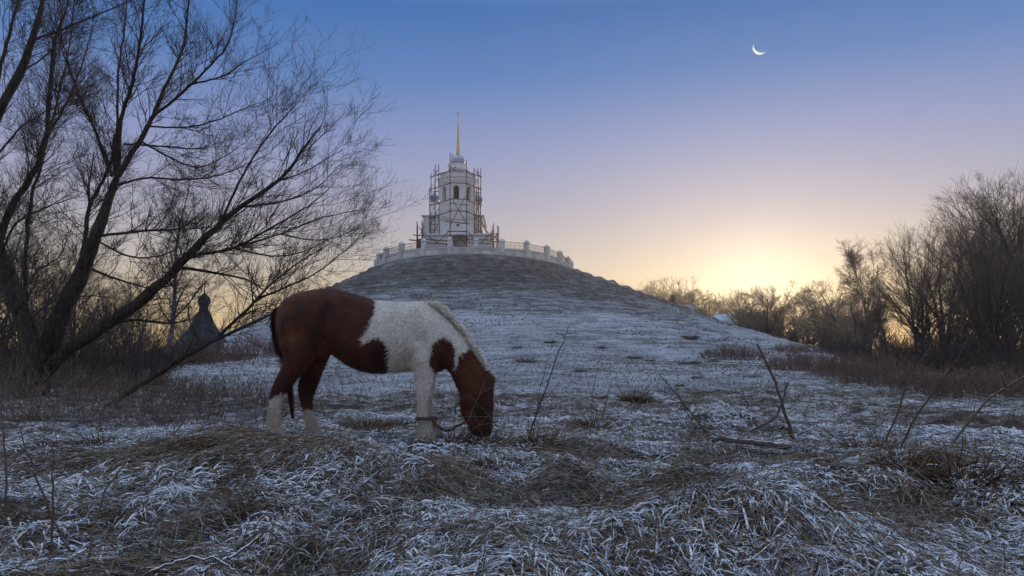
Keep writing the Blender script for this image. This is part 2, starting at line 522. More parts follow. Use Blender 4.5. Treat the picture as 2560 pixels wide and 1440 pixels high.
# ------------------------------------------------------------------ church on the hill
plain('white_plaster', (0.78, 0.78, 0.78), (0.88, 0.87, 0.85), 1.2, 0.85, 0.25, 0.03)
plain('old_plaster', (0.52, 0.50, 0.45), (0.84, 0.82, 0.77), 0.9, 0.9, 0.5, 0.04)
plain('roof_snow', (0.66, 0.71, 0.78), (0.76, 0.79, 0.83), 1.5, 0.8, 0.2, 0.04)
plain('grey_tin', (0.30, 0.33, 0.38), (0.46, 0.49, 0.54), 1.0, 0.45, 0.1, 0.02, 0.4, 0.5)
plain('blue_tin', (0.16, 0.20, 0.30), (0.26, 0.31, 0.42), 1.0, 0.4, 0.1, 0.02, 0.4, 0.5)
plain('gold', (0.80, 0.48, 0.10), (0.95, 0.62, 0.18), 2.0, 0.35, 0.05, 0.01, 0.75, 0.5)
plain('pole_wood', (0.12, 0.045, 0.03), (0.24, 0.10, 0.06), 2.0, 0.8, 0.2, 0.02)
plain('grey_wood', (0.05, 0.045, 0.045), (0.11, 0.10, 0.095), 2.0, 0.85, 0.2, 0.02)
plain('iron', (0.10, 0.09, 0.085), (0.20, 0.17, 0.14), 3.0, 0.6, 0.1, 0.01, 0.3)
plain('dark_inside', (0.03, 0.03, 0.035), (0.06, 0.06, 0.07), 2.0)
plain('brick', (0.17, 0.085, 0.06), (0.28, 0.15, 0.11), 2.5)
plain('stone_stain', (0.20, 0.19, 0.165), (0.62, 0.60, 0.56), 1.6, 0.9, 0.6, 0.06)

TY = 104.0
TX = float(P(1141, HOR, TY)[0])
GZ = PLATEAU + 0.55
def zz(v, Y=101.4): return float(P(1141, v, Y)[2])
def xx(u, Y): return float(P(u, HOR, Y)[0])

def build_church():
    ch = thing('church', (TX, TY, GZ), 'white church with tall octagonal bell tower and golden spire on the hilltop', 'church')
    W, OW = M['white_plaster'], M['old_plaster']
    A = 2.62
    c = (TX, TY, 0)
    # square base of the tower
    MB().box(TX - A, TX + A, TY - A, TY + A, GZ, zz(549)).build('tower_base', W, ch)
    MB().box(TX - A - .12, TX + A + .12, TY - A - .12, TY + A + .12, zz(549), zz(546.5)).build('base_cornice', OW, ch)
    MB().box(TX - A - .05, TX + A + .05, TY - A - .05, TY + A + .05, zz(577.5), zz(576)).build('string_course', OW, ch)
    x0 = TX + .3; z0 = zz(566)
    win = MB().box(x0 - .2, x0 + .2, TY - A - .012, TY - A + .2, z0, z0 + .36).build('window', M['dark_inside'], ch)
    for (a, b, c_, d) in ((-.26, -.2, 0, .36), (.2, .26, 0, .36), (-.26, .26, .36, .42), (-.28, .28, -.07, 0)):
        MB().box(x0 + a, x0 + b, TY - A - .05, TY - A, z0 + c_, z0 + d).build('window_frame', W, win)
    # little gables over the corners, where square turns to octagon
    for sx in (-1, 1):
        m = MB(); zb = zz(546.5); y = TY - A - .05
        xa, xb = TX + sx * (A - 1.75), TX + sx * (A - .1)
        m.v += [(xa, y, zb), (xb, y, zb), ((xa + xb) / 2, y, zb + .42), (xa, y + .9, zb), (xb, y + .9, zb), ((xa + xb) / 2, y + .9, zb + .42)]
        m.f += [(0, 1, 2), (3, 5, 4), (0, 2, 5, 3), (1, 4, 5, 2), (0, 3, 4, 1)]
        m.build('corner_gable', OW, ch)
    k8 = 1 / math.cos(math.pi / 8); rot = math.pi / 8
    def oct_(name, mt, prof, n=8, **kw):
        return MB().lathe((TX, TY, 0), [(r * k8 if n == 8 else r, z) for r, z in prof], n, rot, **kw).build(name, mt, ch)
    oct_('octagon', W, [(A - .03, zz(546.5)), (A - .03, zz(523)), (A + .03, zz(522.6)), (A + .03, zz(520)), (A - .03, zz(519.6)), (A - .03, zz(501))])
    # belfry: eight walls, arched openings towards the front
    zb, zt = zz(501), zz(457)
    for k in range(8):
        a = -math.pi / 2 + k * math.pi / 4
        nx, ny = math.cos(a), math.sin(a); tx, ty = -ny, nx
        ap = A - .03; hw = ap * math.tan(math.pi / 8)
        def pt(s, z, d=0): return (TX + nx * (ap - d) + tx * s * (1 if d == 0 else (1 - d / ap) if abs(s) > .7 else 1), TY + ny * (ap - d) + ty * s * (1 if d == 0 else (1 - d / ap) if abs(s) > .7 else 1), z)
        m = MB()
        if k in (0, 1, 7, 2, 6):
            ow = .42; s0 = zz(498.5); s1 = zz(469.5)
            arc = [(-ow * math.cos(t), s1 + ow * math.sin(t)) for t in np.linspace(0, math.pi, 11)]
            m.quadv(pt(-hw, zb), pt(hw, zb), pt(hw, s0), pt(-hw, s0))
            m.quadv(pt(-hw, s0), pt(-ow, s0), pt(-ow, s1), pt(-hw, s1)); m.quadv(pt(ow, s0), pt(hw, s0), pt(hw, s1), pt(ow, s1))
            m.quadv(pt(-hw, s1), pt(-ow, s1), pt(-ow, zt), pt(-hw, zt)); m.quadv(pt(ow, s1), pt(hw, s1), pt(hw, zt), pt(ow, zt))
            for (p, q) in zip(arc[:-1], arc[1:]): m.quadv(pt(*p), pt(*q), pt(q[0], zt), pt(p[0], zt))
            out = [(-ow, s0)] + arc + [(ow, s0)]
            for (p, q) in zip(out, out[1:] + out[:1]): m.quadv(pt(*p), pt(p[0], p[1], .6), pt(q[0], q[1], .6), pt(*q))
            wl = m.build('belfry_wall', W, ch)
            am = MB()
            ow2 = ow + .13
            arc2 = [(-ow2 * math.cos(t), s1 + ow2 * math.sin(t)) for t in np.linspace(0, math.pi, 11)]
            for i in range(10):
                p, q, p2, q2 = arc[i], arc[i + 1], arc2[i], arc2[i + 1]
                am.quadv(pt(p[0], p[1], -.07), pt(q[0], q[1], -.07), pt(q2[0], q2[1], -.07), pt(p2[0], p2[1], -.07))
                am.quadv(pt(p2[0], p2[1], -.07), pt(q2[0], q2[1], -.07), pt(*q2), pt(*p2))
                am.quadv(pt(p[0], p[1], -.07), pt(*p), pt(*q), pt(q[0], q[1], -.07))
            am.build('arch_moulding', W, wl)
            MB().tube(pt(0, s0 + .2, .25), pt(0, s0 + .85, .25), .02).build('railing', M['iron'], wl)
        else:
            m.quadv(pt(-hw, zb), pt(hw, zb), pt(hw, zt), pt(-hw, zt)); m.build('belfry_wall', W, ch)
    MB().lathe((TX, TY, 0), [(1.5, zb), (1.5, zt)], 8, rot).build('bell_chamber', M['dark_inside'], ch)
    oct_('cornice', W, [(A - .1, zt), (A + .04, zt), (A + .04, zz(455)), (A + .14, zz(454)), (A + .14, zz(451)), (A + .24, zz(450)), (A + .24, zz(445.5)), (A + .36, zz(444)), (A + .36, zz(442.5)), (A - .05, zz(441.5))])
    oct_('cornice_tin', M['grey_tin'], [(A + .4, zz(442.6)), (A + .4, zz(441.9)), (A - .05, zz(440.5))])
    oct_('attic', W, [(A - .12, zz(441)), (A - .12, zz(430)), (A + .05, zz(429)), (A + .05, zz(427.5)), (A - .2, zz(427))])
    oct_('attic_roof', M['roof_snow'], [(A + .08, zz(427.4)), (A + .08, zz(427)), (1.3, zz(421.5))])
    cy = TY
    z = lambda v: zz(v, TY)
    oct_('drum', W, [(1.33, z(424)), (1.33, z(419)), (1.42, z(417)), (1.50, z(414))], 24)
    oct_('drum_rim', M['grey_tin'], [(1.50, z(414)), (1.52, z(413)), (1.2, z(411.5)), (1.02, z(410.5))], 24)
    R = 1.07
    prof = [(0.98, z(411))] + [(R * math.cos(t) * (1 if t > 0 else 1), z(404.5) + 1.0 * R * math.sin(t)) for t in np.radians([-22, -5, 12, 28, 44, 58, 70, 80])] + [(.30, z(389.5)), (.27, z(387))]
    MB().lathe((TX, TY, 0), prof, 28).build('dome', M['grey_tin'], ch, True)
    sx = TX - .15
    sp = MB().lathe((TX, TY, 0), [(.34, z(387.2)), (.36, z(386)), (.27, z(385)), (.06, z(303))], 8).build('spire', M['gold'], ch)
    MB().lathe((TX, TY, z(300.5)), [(.02, -.17), (.12, -.12), (.17, 0), (.12, .12), (.02, .17)], 12).build('ball', M['gold'], sp, True)
    m = MB()
    zc = z(299)
    m.box(TX - .035, TX + .035, TY - .03, TY + .03, zc, z(277.5)).box(TX - .42, TX + .42, TY - .024, TY + .024, z(284.5), z(283))
    m.box(TX - .2, TX + .2, TY - .026, TY + .026, z(280.6), z(279.6))
    mm = Matrix.Translation((TX, TY, z(291))) @ Matrix.Rotation(math.radians(22), 4, 'Y')
    m.box(-.22, .22, -.027, .027, -.035, .035, mm)
    m.build('cross', M['gold'], sp)
    # gallery round the foot of the tower, with the arched porch
    GY = 100.3
    gx0, gx1 = xx(1063, GY), xx(1224, GY)
    ge = float(P(1141, 588, GY)[2])
    ax = xx(1148, GY); ar = 1.02; a1 = float(P(1141, 606, GY)[2]) + .25
    m = MB()
    arc = [(ax - ar * math.cos(t), a1 + .72 * ar * math.sin(t)) for t in np.linspace(0, math.pi, 15)]
    q = lambda x, z_, d=0: (x, GY + d, z_)
    m.quadv(q(gx0, GZ), q(ax - ar, GZ), q(ax - ar, ge), q(gx0, ge)); m.quadv(q(ax + ar, GZ), q(gx1, GZ), q(gx1, ge), q(ax + ar, ge))
    for (p, r) in zip(arc[:-1], arc[1:]): m.quadv(q(*p), q(*r), q(r[0], ge), q(p[0], ge)); m.quadv(q(*p), q(p[0], p[1], 1.0), q(r[0], r[1], 1.0), q(*r))
    m.quadv(q(ax - ar, GZ), q(ax - ar, GZ, 1.0), q(ax - ar, a1, 1.0), q(ax - ar, a1)); m.quadv(q(ax + ar, GZ), q(ax + ar, a1), q(ax + ar, a1, 1.0), q(ax + ar, GZ, 1.0))
    m.quadv(q(gx0, GZ), q(gx0, ge), q(gx0, ge, 3), q(gx0, GZ, 3)); m.quadv(q(gx1, GZ), q(gx1, GZ, 3), q(gx1, ge, 3), q(gx1, ge))
    m.build('gallery_wall', W, ch)
    pm = MB()
    arc2 = [(ax - (ar + .16) * math.cos(t), a1 + .72 * (ar + .2) * math.sin(t)) for t in np.linspace(0, math.pi, 15)]
    for i in range(14):
        p, r, p2, r2 = arc[i], arc[i + 1], arc2[i], arc2[i + 1]
        pm.quadv(q(*p, -.3), q(*r, -.3), q(*r2, -.3), q(*p2, -.3)); pm.quadv(q(*p2, -.3), q(*r2, -.3), q(*r2), q(*p2)); pm.quadv(q(*p, -.3), q(*p), q(*r), q(*r, -.3))
    pm.build('porch_arch', M['grey_wood'], ch)
    dr = MB().box(ax - ar, ax + ar, GY + 1.0, GY + 1.1, GZ, a1 + ar).build('porch_back', M['stone_stain'], ch)
    dm = MB()
    ar3 = .55
    arc3 = [(ax - ar3 * math.cos(t), GZ + 1.25 + ar3 * math.sin(t)) for t in np.linspace(0, math.pi, 9)]
    dm.quadv(*[q(x, z_, .985) for x, z_ in [(ax - ar3, GZ)] + arc3 + [(ax + ar3, GZ)]][::-1])
    dm.build('door', M['dark_inside'], dr)
    m = MB()
    zr = float(P(1141, 585.5, GY)[2])
    m.v += [(gx0 - .25, GY - .25, ge), (gx1 + .25, GY - .25, ge), (gx1 + .25, GY - .25, ge + .1), (gx0 - .25, GY - .25, ge + .1),
            (gx0 - .25, GY + 3, ge), (gx1 + .25, GY + 3, ge), (gx1 + .1, GY + 3, ge + .75), (gx0 - .1, GY + 3, ge + .75)]
    m.f += [(0, 1, 2, 3), (3, 2, 6, 7), (0, 3, 7, 4), (1, 5, 6, 2), (0, 4, 5, 1), (4, 7, 6, 5)]
    m.build('gallery_roof', M['roof_snow'], ch)
    MB().box(gx0 - .27, gx1 + .27, GY - .275, GY - .252, ge - .06, ge + .05).build('gallery_eave', M['grey_tin'], ch)
    # nave behind
    NY = TY + 4.4
    n0, n1 = xx(1058, NY), xx(1206, NY)
    nt_ = float(P(1141, 545, NY)[2])
    MB().box(n0, n1, NY - 1.7, NY + 9, GZ, nt_).build('nave_wall', W, ch)
    MB().box(n0 - .02, n0 + .25, NY - 1.73, NY - 1.702, GZ, nt_).build('corner_pilaster', OW, ch)
    MB().box(n1 - .25, n1 + .02, NY - 1.73, NY - 1.702, GZ, nt_).build('corner_pilaster', OW, ch)
    m = MB(); zt_ = nt_ + 1.3; cx_ = (n0 + n1) / 2
    m.v += [(n0 - .3, NY - 2, nt_), (n1 + .3, NY - 2, nt_), (n1 + .3, NY + 9.3, nt_), (n0 - .3, NY + 9.3, nt_), (cx_ - 1.5, NY + 3, zt_), (cx_ + 1.5, NY + 3, zt_)]
    m.f += [(0, 1, 5, 4), (1, 2, 5), (2, 3, 4, 5), (3, 0, 4), (0, 3, 2, 1)]
    m.build('nave_roof', M['roof_snow'], ch)
    MB().box(n0 - .32, n1 + .32, NY - 2.03, NY - 2.002, nt_ - .1, nt_ + .06).build('nave_eave', M['grey_tin'], ch)
    for u, yy in ((1082, NY - .3), (1189, NY - .3), (1085, NY + 7), (1195, NY + 7)):
        cx2 = xx(u, yy); v0 = 0 if yy < NY + 1 else 4
        cp_z = float(P(u, 497 + v0, yy)[2])
        cu = MB().lathe((cx2, yy, 0), [(.70, nt_ + .1), (.70, nt_ + .75), (.5, nt_ + .95), (.34, nt_ + 1.2), (.34, cp_z - .62), (.42, cp_z - .55)], 16).build('cupola', W, ch)
        r = .70
        MB().lathe((cx2, yy, cp_z), [(.34, -.6)] + [(r * math.cos(t), r * math.sin(t)) for t in np.radians([-48, -25, 0, 22, 42, 58])] + [(.2, .78), (.09, .98), (.05, 1.1)], 18).build('onion_dome', M['blue_tin'], cu, True)
        m = MB().lathe((cx2, yy, cp_z + 1.15), [(.02, -.1), (.11, 0), (.02, .1)], 8)
        m.box(cx2 - .03, cx2 + .03, yy - .03, yy + .03, cp_z + 1.1, cp_z + 2.35).box(cx2 - .3, cx2 + .3, yy - .025, yy + .025, cp_z + 1.85, cp_z + 1.92).box(cx2 - .15, cx2 + .15, yy - .026, yy + .026, cp_z + 2.1, cp_z + 2.16)
        m.build('cross', M['gold'], cu)
build_church()

def build_scaffold():
    rng = random.Random(4)
    sc = thing('scaffolding', (TX, TY - 4, GZ), 'wooden pole scaffolding with cross braces wrapped around the bell tower', 'scaffolding')
    PW, GW = M['pole_wood'], M['grey_wood']
    def pole(u, Y, v1, v0, r=.055, mt=None, lean=0):
        a = P(u, v0, Y); a[2] = max(GZ - .05, a[2]) if v0 < 600 else GZ - .05
        b = P(u + lean, v1, Y)
        MB().tube(a, b, r * 1.25, r).build('pole', mt or (PW if rng.random() < .5 else GW), sc)
    def bar(name, a, b, r=.05, mt=None):
        MB().tube(P(*a), P(*b), r * 1.3).build(name, mt or (GW if rng.random() < .6 else PW), sc)
    FY = 99.9; 
    # (u, depth, top, bottom)
    for (u, Y, t, b_) in ((1126, FY, 382, 612), (1167, FY, 400, 612), (1098, 101.2, 411, 590), (1087, 103.2, 411, 590), (1077, 105.2, 433, 590), (1074, 106.5, 470, 590),
                          (1186, 101.2, 420, 590), (1196, 103.2, 421, 588), (1201, 105.2, 421, 588), (1190, 106.5, 450, 588), (1131, 108.0, 385, 540), (1165, 108.0, 410, 540)):
        pole(u, Y, t, b_, .06, None, rng.uniform(-1.5, 1.5))
    for Yv in ((426, .0), (457, 0), (497, 0), (527, 0)):
        v = Yv[0]
        bar('ledger', (1122, v, FY), (1172, v + 1.5, FY))
        bar('ledger', (1092, v + 12, 101.5), (1130, v, FY - .05)); bar('ledger', (1163, v + 1, FY - .05), (1203, v + 17, 104.0))
        bar('ledger', (1074, v + 14 + 4, 105.2), (1100, v + 9, 101.2)); bar('ledger', (1184, v + 10, 101.2), (1204, v + 15, 105.2))
        bar('ledger', (1075, v + 16, 106.4), (1077, v + 17, 104.9)) if v > 430 else None
    for v in (480, 512, 545, 562, 575):
        bar('ledger', (1075, v, 105.2), (1099, v - 2, 101.2), .04); bar('ledger', (1185, v, 101.2), (1203, v + 2, 105.2), .04)
    bar('ledger', (1111, 553, FY), (1176, 560, FY)); bar('ledger', (1118, 578, FY), (1168, 579, FY), .06)
    bar('ledger', (1124, 508, FY), (1172, 513, FY), .04)
    bar('brace', (1131, 498, FY - .12), (1168, 562, FY - .12), .045); bar('brace', (1165, 489, FY - .24), (1124, 566, FY - .24), .045)
    bar('brace', (1119, 415, FY), (1140, 424, FY), .04); bar('brace', (1120, 424, FY - .1), (1141, 417, FY - .1), .04)
    bar('brace', (1123, 578, FY), (1088, 612, 97.5), .05); bar('brace', (1171, 580, FY), (1186, 600, 98.5), .05)
    bar('brace', (1062, 583, 101), (1092, 607, 99), .05); bar('brace', (1083, 425, 104), (1097, 440, 101.5), .04); bar('brace', (1080, 443, 105), (1094, 425, 102), .04)
    bar('brace', (1188, 441, 102), (1197, 431, 104), .04); bar('brace', (1187, 425, 102.2), (1203, 444, 105), .04)
    bar('brace', (1188, 540, 102), (1200, 500, 104.8), .04); bar('brace', (1077, 560, 105), (1097, 520, 101.4), .04); bar('brace', (1078, 585, 105), (1097, 560, 101.4), .04)
    bar('brace', (1199, 538, 104), (1219, 589, 101), .05); bar('brace', (1196, 550, 103), (1225, 588, 100.8), .05); bar('brace', (1186, 570, 101.5), (1216, 590, 100), .05); bar('brace', (1186, 578, 101), (1194, 588, 100.5), .05)
    bar('brace', (1198, 611, 98), (1236, 576, 98.5), .05)
    for v in (598, 607):
        bar('ledger', (1065, v, 98), (1120, v + 4, 98), .06); bar('ledger', (1170, v, 98.5), (1232, v + 2, 98.5), .05)
    # low side scaffolds
    for (u, Y, t) in ((1042, 99.5, 553), (1055, 99.5, 551), (1056.5, 101, 556), (1044, 101, 562), (1230, 99.5, 566), (1234.5, 99.5, 558), (1244, 99.5, 564), (1227, 101, 578), (1241, 101, 582), (1247, 101, 566)):
        pole(u, Y, t, 612, .06, PW, rng.uniform(-1, 1))
    bar('ledger', (1032, 587, 99.4), (1058, 590, 99.4), .055, PW); bar('plank', (1023, 599.5, 99.3), (1044, 601.5, 99.3), .07, PW)
    bar('brace', (1049, 568, 99.3), (1066, 600, 99.3), .045); bar('brace', (1047, 592, 99.4), (1062, 565, 99.4), .04)
    for v in (584, 590, 597, 604):
        bar('ledger', (1226, v, 99.4), (1248, v + 1, 99.4), .04, PW)
    bar('brace', (1228, 600, 99.3), (1246, 583, 99.3), .045, PW); bar('brace', (1229, 583, 99.3), (1247, 603, 99.3), .04, PW)
    for (u0, u1, v0, v1, Y) in ((1043, 1054, 597, 612, 99.8), (1229, 1232, 590, 612, 100.2)):
        a = P(u0, v1, Y); b = P(u1, v0, Y)
        MB().box(a[0], b[0], Y - .03, Y + .03, GZ - .05, b[2]).build('board', PW, sc)
build_scaffold()

def build_yard_wall():
    yw = thing('yard_wall', (HC[0], HC[1], PLATEAU), 'old white round retaining wall with capped posts and iron railings below the church', 'wall')
    OW, ST = M['old_plaster'], M['stone_stain']
    vis = [(940, 103.2, None), (948, 99.4, 629), (966, 96.0, 615), (1005, 93.2, 601.6), (1060, 91.4, 593.5), (1125, 90.9, 590.5), (1190, 90.9, 591.5), (1255, 91.5, 594),
           (1316, 93.0, 598.6), (1366, 95.4, 610), (1399, 98.5, 623), (1420, 101.9, 639), (1428, 105.5, None)]
    pts = []
    for (u, Y, v) in vis:
        q = P(u, v or 700, Y); pts.append((q[0], Y, q[2] - 1.48 if v else 13.75))
    x0, x1 = pts[0][0], pts[-1][0]; cx = (x0 + x1) / 2; hw = (x1 - x0) / 2
    for t in np.linspace(0, math.pi, 11)[1:-1]: pts.append((cx + hw * math.cos(t), 105.3 + 14 * math.sin(t), 13.75))
    n = len(pts)
    for k in range(n):
        (x, y, zc), (xb, yb, zb) = pts[k], pts[(k + 1) % n]
        (xp, yp, _) = pts[k - 1]
        a = math.atan2(yb - yp, xb - xp)
        mt = Matrix.Translation((x, y, 0)) @ Matrix.Rotation(a, 4, 'Z')
        p = MB().box(-.27, .27, -.33, .27, zc - 2.0, zc + .95, mt)
        po = p.build('post', OW, yw)
        m = MB()
        m.box(-.34, .34, -.40, .34, zc + .95, zc + 1.03, mt)
        base = [(-.33, -.39), (.33, -.39), (.33, .33), (-.33, .33)]
        v = [mt @ Vector((q[0], q[1], zc + 1.03)) for q in base] + [mt @ Vector((0, -.03, zc + 1.48))]
        i = len(m.v); m.v += [tuple(q) for q in v]; m.f += [(i, i + 1, i + 4), (i + 1, i + 2, i + 4), (i + 2, i + 3, i + 4), (i + 3, i, i + 4)]
        m.build('cap', OW, po)
        # bay between this post and the next, sloping with the ground
        ln = math.hypot(xb - x, yb - y); half = ln / 2 - .27
        sh = Matrix.Identity(4); sh[2][0] = (zb - zc) / ln
        zc = (zc + zb) / 2
        mx = Matrix.Translation(((x + xb) / 2, (y + yb) / 2, 0)) @ Matrix.Rotation(math.atan2(yb - y, xb - x), 4, 'Z') @ sh
        pa = MB().box(-half, half, -.18, .2, zc - .95, zc - .06, mx).build('parapet', OW, yw)
        MB().box(-half, half, -.26, .26, zc - .06, zc + .04, mx).build('coping', M['roof_snow'], pa)
        m = MB()
        for (x0, x1, z0, z1) in ((-half + .05, half - .05, -.2, -.1), (-half + .05, half - .05, -.78, -.68), (-half + .05, -half + .2, -.68, -.2), (half - .2, half - .05, -.68, -.2)):
            m.box(x0, x1, -.235, -.182, zc + z0, zc + z1, mx)
        m.build('panel_frame', OW, pa)
        MB().box(-half - .1, half + .1, -.30, .3, zc - 3.6, zc - .95, mx).build('plinth', ST, yw)
        MB().box(-half, half, -.345, -.302, zc - 1.06, zc - .94, mx).build('ledge', OW, yw)
        m = MB()
        m.box(-half, half, -.025, .025, zc + .92, zc + .97, mx).box(-half, half, -.02, .02, zc + .12, zc + .16, mx)
        nb = 16
        for i in range(1, nb):
            s = -half + 2 * half * i / nb
            m.box(s - .018, s + .018, -.015, .015, zc + .13, zc + (.95), mx)
            if i % 2: m.box(s - .05, s + .05, -.02, .02, zc + .45, zc + .55, mx)
        m.build('railing', M['iron'], yw)
build_yard_wall()

# ------------------------------------------------------------------ houses, chapel, moon
def house(name, loc, rz, L, Wd, ez, rz_, wallm, roofm, label, chim=None):
    h = thing(name, loc, label, 'house', None, rz)
    m = MB(); hw = Wd / 2; hl = L / 2
    m.v += [(-hw, -hl, -.3), (hw, -hl, -.3), (hw, -hl, ez), (0, -hl, rz_), (-hw, -hl, ez), (-hw, hl, -.3), (hw, hl, -.3), (hw, hl, ez), (0, hl, rz_), (-hw, hl, ez)]
    m.f += [(0, 1, 2, 3, 4), (9, 8, 7, 6, 5), (0, 4, 9, 5), (1, 6, 7, 2)]
    add('wall', m.mesh('wall'), wallm, h)
    m = MB(); s = (rz_ - ez) / hw; o = .45
    for sx in (-1, 1):
        e_ = (sx * (hw + o), ez - o * s); k = len(m.v)
        for y in (-hl - .4, hl + .4):
            m.v += [(0, y, rz_ + .02), (e_[0], y, e_[1] + .02), (0, y, rz_ + .2), (e_[0], y, e_[1] + .2)]
        m.f += [(k, k + 1, k + 3, k + 2), (k + 4, k + 6, k + 7, k + 5), (k + 2, k + 3, k + 7, k + 6), (k, k + 4, k + 5, k + 1), (k + 1, k + 5, k + 7, k + 3)]
    r = add('roof', m.mesh('roof'), roofm, h)
    if chim:
        cx, cy, cw, cz = chim
        m = MB().box(cx - cw, cx + cw, cy - cw, cy + cw, rz_ - 1.2, cz - .15).box(cx - cw - .08, cx + cw + .08, cy - cw - .08, cy + cw + .08, cz - .15, cz)
        add('chimney', m.mesh('chimney'), M['brick'], r)
    fm = MB().box(-hw * .25, hw * .25, -hl - .03, -hl + .1, ez * .3, ez * .75)
    wv = add('window', fm.mesh('window'), M['dark_inside'], h)
    for za, zb_ in ((.75, .79), (.26, .3)):
        add('sill', MB().box(-hw * .3, hw * .3, -hl - .06, -hl - .005, ez * za, ez * zb_).mesh('sill'), M['grey_wood'], wv)
    return h
p = P(1846, 783, 124); house('house', (p[0], p[1], 0), math.radians(38), 9, 7.5, p[2] - 3.2, p[2] - .2, M['brick'], M['roof_snow'], 'brick house with snowy gable roof just past the hill slope')
p = P(1682, 760, 142); house('house', (p[0], p[1], 0), math.radians(70), 9, 8, p[2] - 3.0, p[2] - .4, M['brick'], M['roof_snow'], 'hidden house whose square chimney sticks up above the hill slope', (0, 0, .42, float(P(1682, 738, 142)[2])))
p = P(2108, 789, 92); house('house', (p[0], p[1], 0), math.radians(96), 3.8, 6, p[2] - 2.8, p[2] - .2, M['grey_wood'], M['grey_wood'], 'dark roofed house half hidden among the frosty trees')

def build_chapel():
    Y = 45.0
    c = P(505, 885, Y); gz = float(base_h(c[0], c[1]))
    z = lambda v: float(P(505, v, Y)[2])
    ch = thing('chapel', (c[0], c[1], gz), 'small dark chapel with bell shaped tent roof and onion dome behind bare branches', 'chapel')
    k = Y / F
    MB().lathe((c[0], c[1], 0), [(1.5, gz - .3), (1.5, z(879))], 8, math.pi / 8).build('wall', M['grey_wood'], ch)
    MB().lathe((c[0], c[1], 0), [(80 * k, z(881)), (79 * k, z(877)), (58 * k, z(858)), (38 * k, z(832)), (23 * k, z(805)), (13 * k, z(780)), (10 * k, z(770)), (9 * k, z(765))], 8, math.pi / 8).build('tent_roof', M['slate'], ch)
    prof_ = [(79.6 * k, z(877)), (58.5 * k, z(858)), (38.5 * k, z(832)), (23.5 * k, z(805)), (13.5 * k, z(780))]
    for q in range(8):
        a = 2 * math.pi * q / 8 + math.pi / 8; m = MB()
        for (r0, z0), (r1, z1) in zip(prof_[:-1], prof_[1:]): m.tube((c[0] + r0 * math.cos(a), c[1] + r0 * math.sin(a), z0), (c[0] + r1 * math.cos(a), c[1] + r1 * math.sin(a), z1), .035, .035, 5)
        m.build('hip_ridge', M['grey_wood'], ch)
    d = MB().lathe((c[0], c[1], 0), [(9 * k, z(768)), (14 * k, z(759)), (15.5 * k, z(752)), (13 * k, z(744)), (7 * k, z(738)), (2 * k, z(732)), (1 * k, z(725))], 16).build('onion_dome', M['slate'], ch, True)
    MB().box(c[0] - .025, c[0] + .025, Y - .02, Y + .02, z(728), z(700)).box(c[0] - .2, c[0] + .2, Y - .018, Y + .018, z(710), z(708)).build('cross', M['iron'], d)
    x0, x1 = P(556, 880, Y)[0], P(652, 880, Y)[0]
    m = MB()
    m.v += [(x0, Y - 1.4, z(884)), (x1, Y - 1.4, z(884)), (x1, Y + 1.4, z(884)), (x0, Y + 1.4, z(884)), (x0, Y, z(858)), (x1 - .5, Y, z(858))]
    m.f += [(0, 1, 5, 4), (1, 2, 5), (2, 3, 4, 5), (3, 0, 4), (0, 3, 2, 1)]
    m.build('annex_roof', M['roof_snow'], ch)
    MB().box(x0 + .1, x1 - .3, Y - 1.1, Y + 1.1, gz - .3, z(884)).build('annex_wall', M['grey_wood'], ch)
plain('slate', (0.02, 0.022, 0.026), (0.075, 0.075, 0.08), 3.0)
build_chapel()

def build_moon():
    m, t, b = mat('moonlight')
    b.inputs['Base Color'].default_value = (.02, .02, .02, 1)
    b.inputs['Emission Color'].default_value = (1.0, 0.95, 0.86, 1); b.inputs['Emission Strength'].default_value = 0.85
    D = 9000.0
    c = P(1900.5, 118, D); R = 18.5 / F * D
    f = Vector(c - CAM).normalized()                     # towards the moon
    right = f.cross(Vector((0, 0, 1))).normalized(); up = right.cross(f)
    a = math.radians(-127)                               # lit limb points down and left
    lim = right * math.cos(a) + up * math.sin(a); pole = f.cross(lim).normalized()
    mb = MB(); nl, nm = 24, 6
    for i in range(nl + 1):
        la = -math.pi / 2 + math.pi * i / nl
        for j in range(nm + 1):
            lo = math.radians(50) * j / nm               # from the limb inwards: a slim crescent
            d = pole * math.sin(la) + (lim * math.cos(lo) - f * math.sin(lo)) * math.cos(la)
            mb.v.append(tuple(Vector(c) + d * R))
    for i in range(nl):
        for j in range(nm):
            k = i * (nm + 1) + j
            mb.f.append((k, k + 1, k + nm + 2, k + nm + 1))
    o = add('moon', mb.mesh('moon', c, True), m, None, c)
    tag(o, 'slim white crescent moon high in the blue sky', 'moon')
build_moon()
# ------------------------------------------------------------------ the horse
HY = 7.05                                   # depth of the horse's middle plane
def inpoly(u, v, poly):
    poly = np.asarray(poly, float); r = np.zeros(u.shape, bool)
    x, y = poly[:, 0], poly[:, 1]; j = len(poly) - 1
    for i in range(len(poly)):
        c_ = ((y[i] > v) != (y[j] > v)) & (u < (x[j] - x[i]) * (v - y[i]) / (y[j] - y[i] + 1e-9) + x[i])
        r ^= c_; j = i
    return r

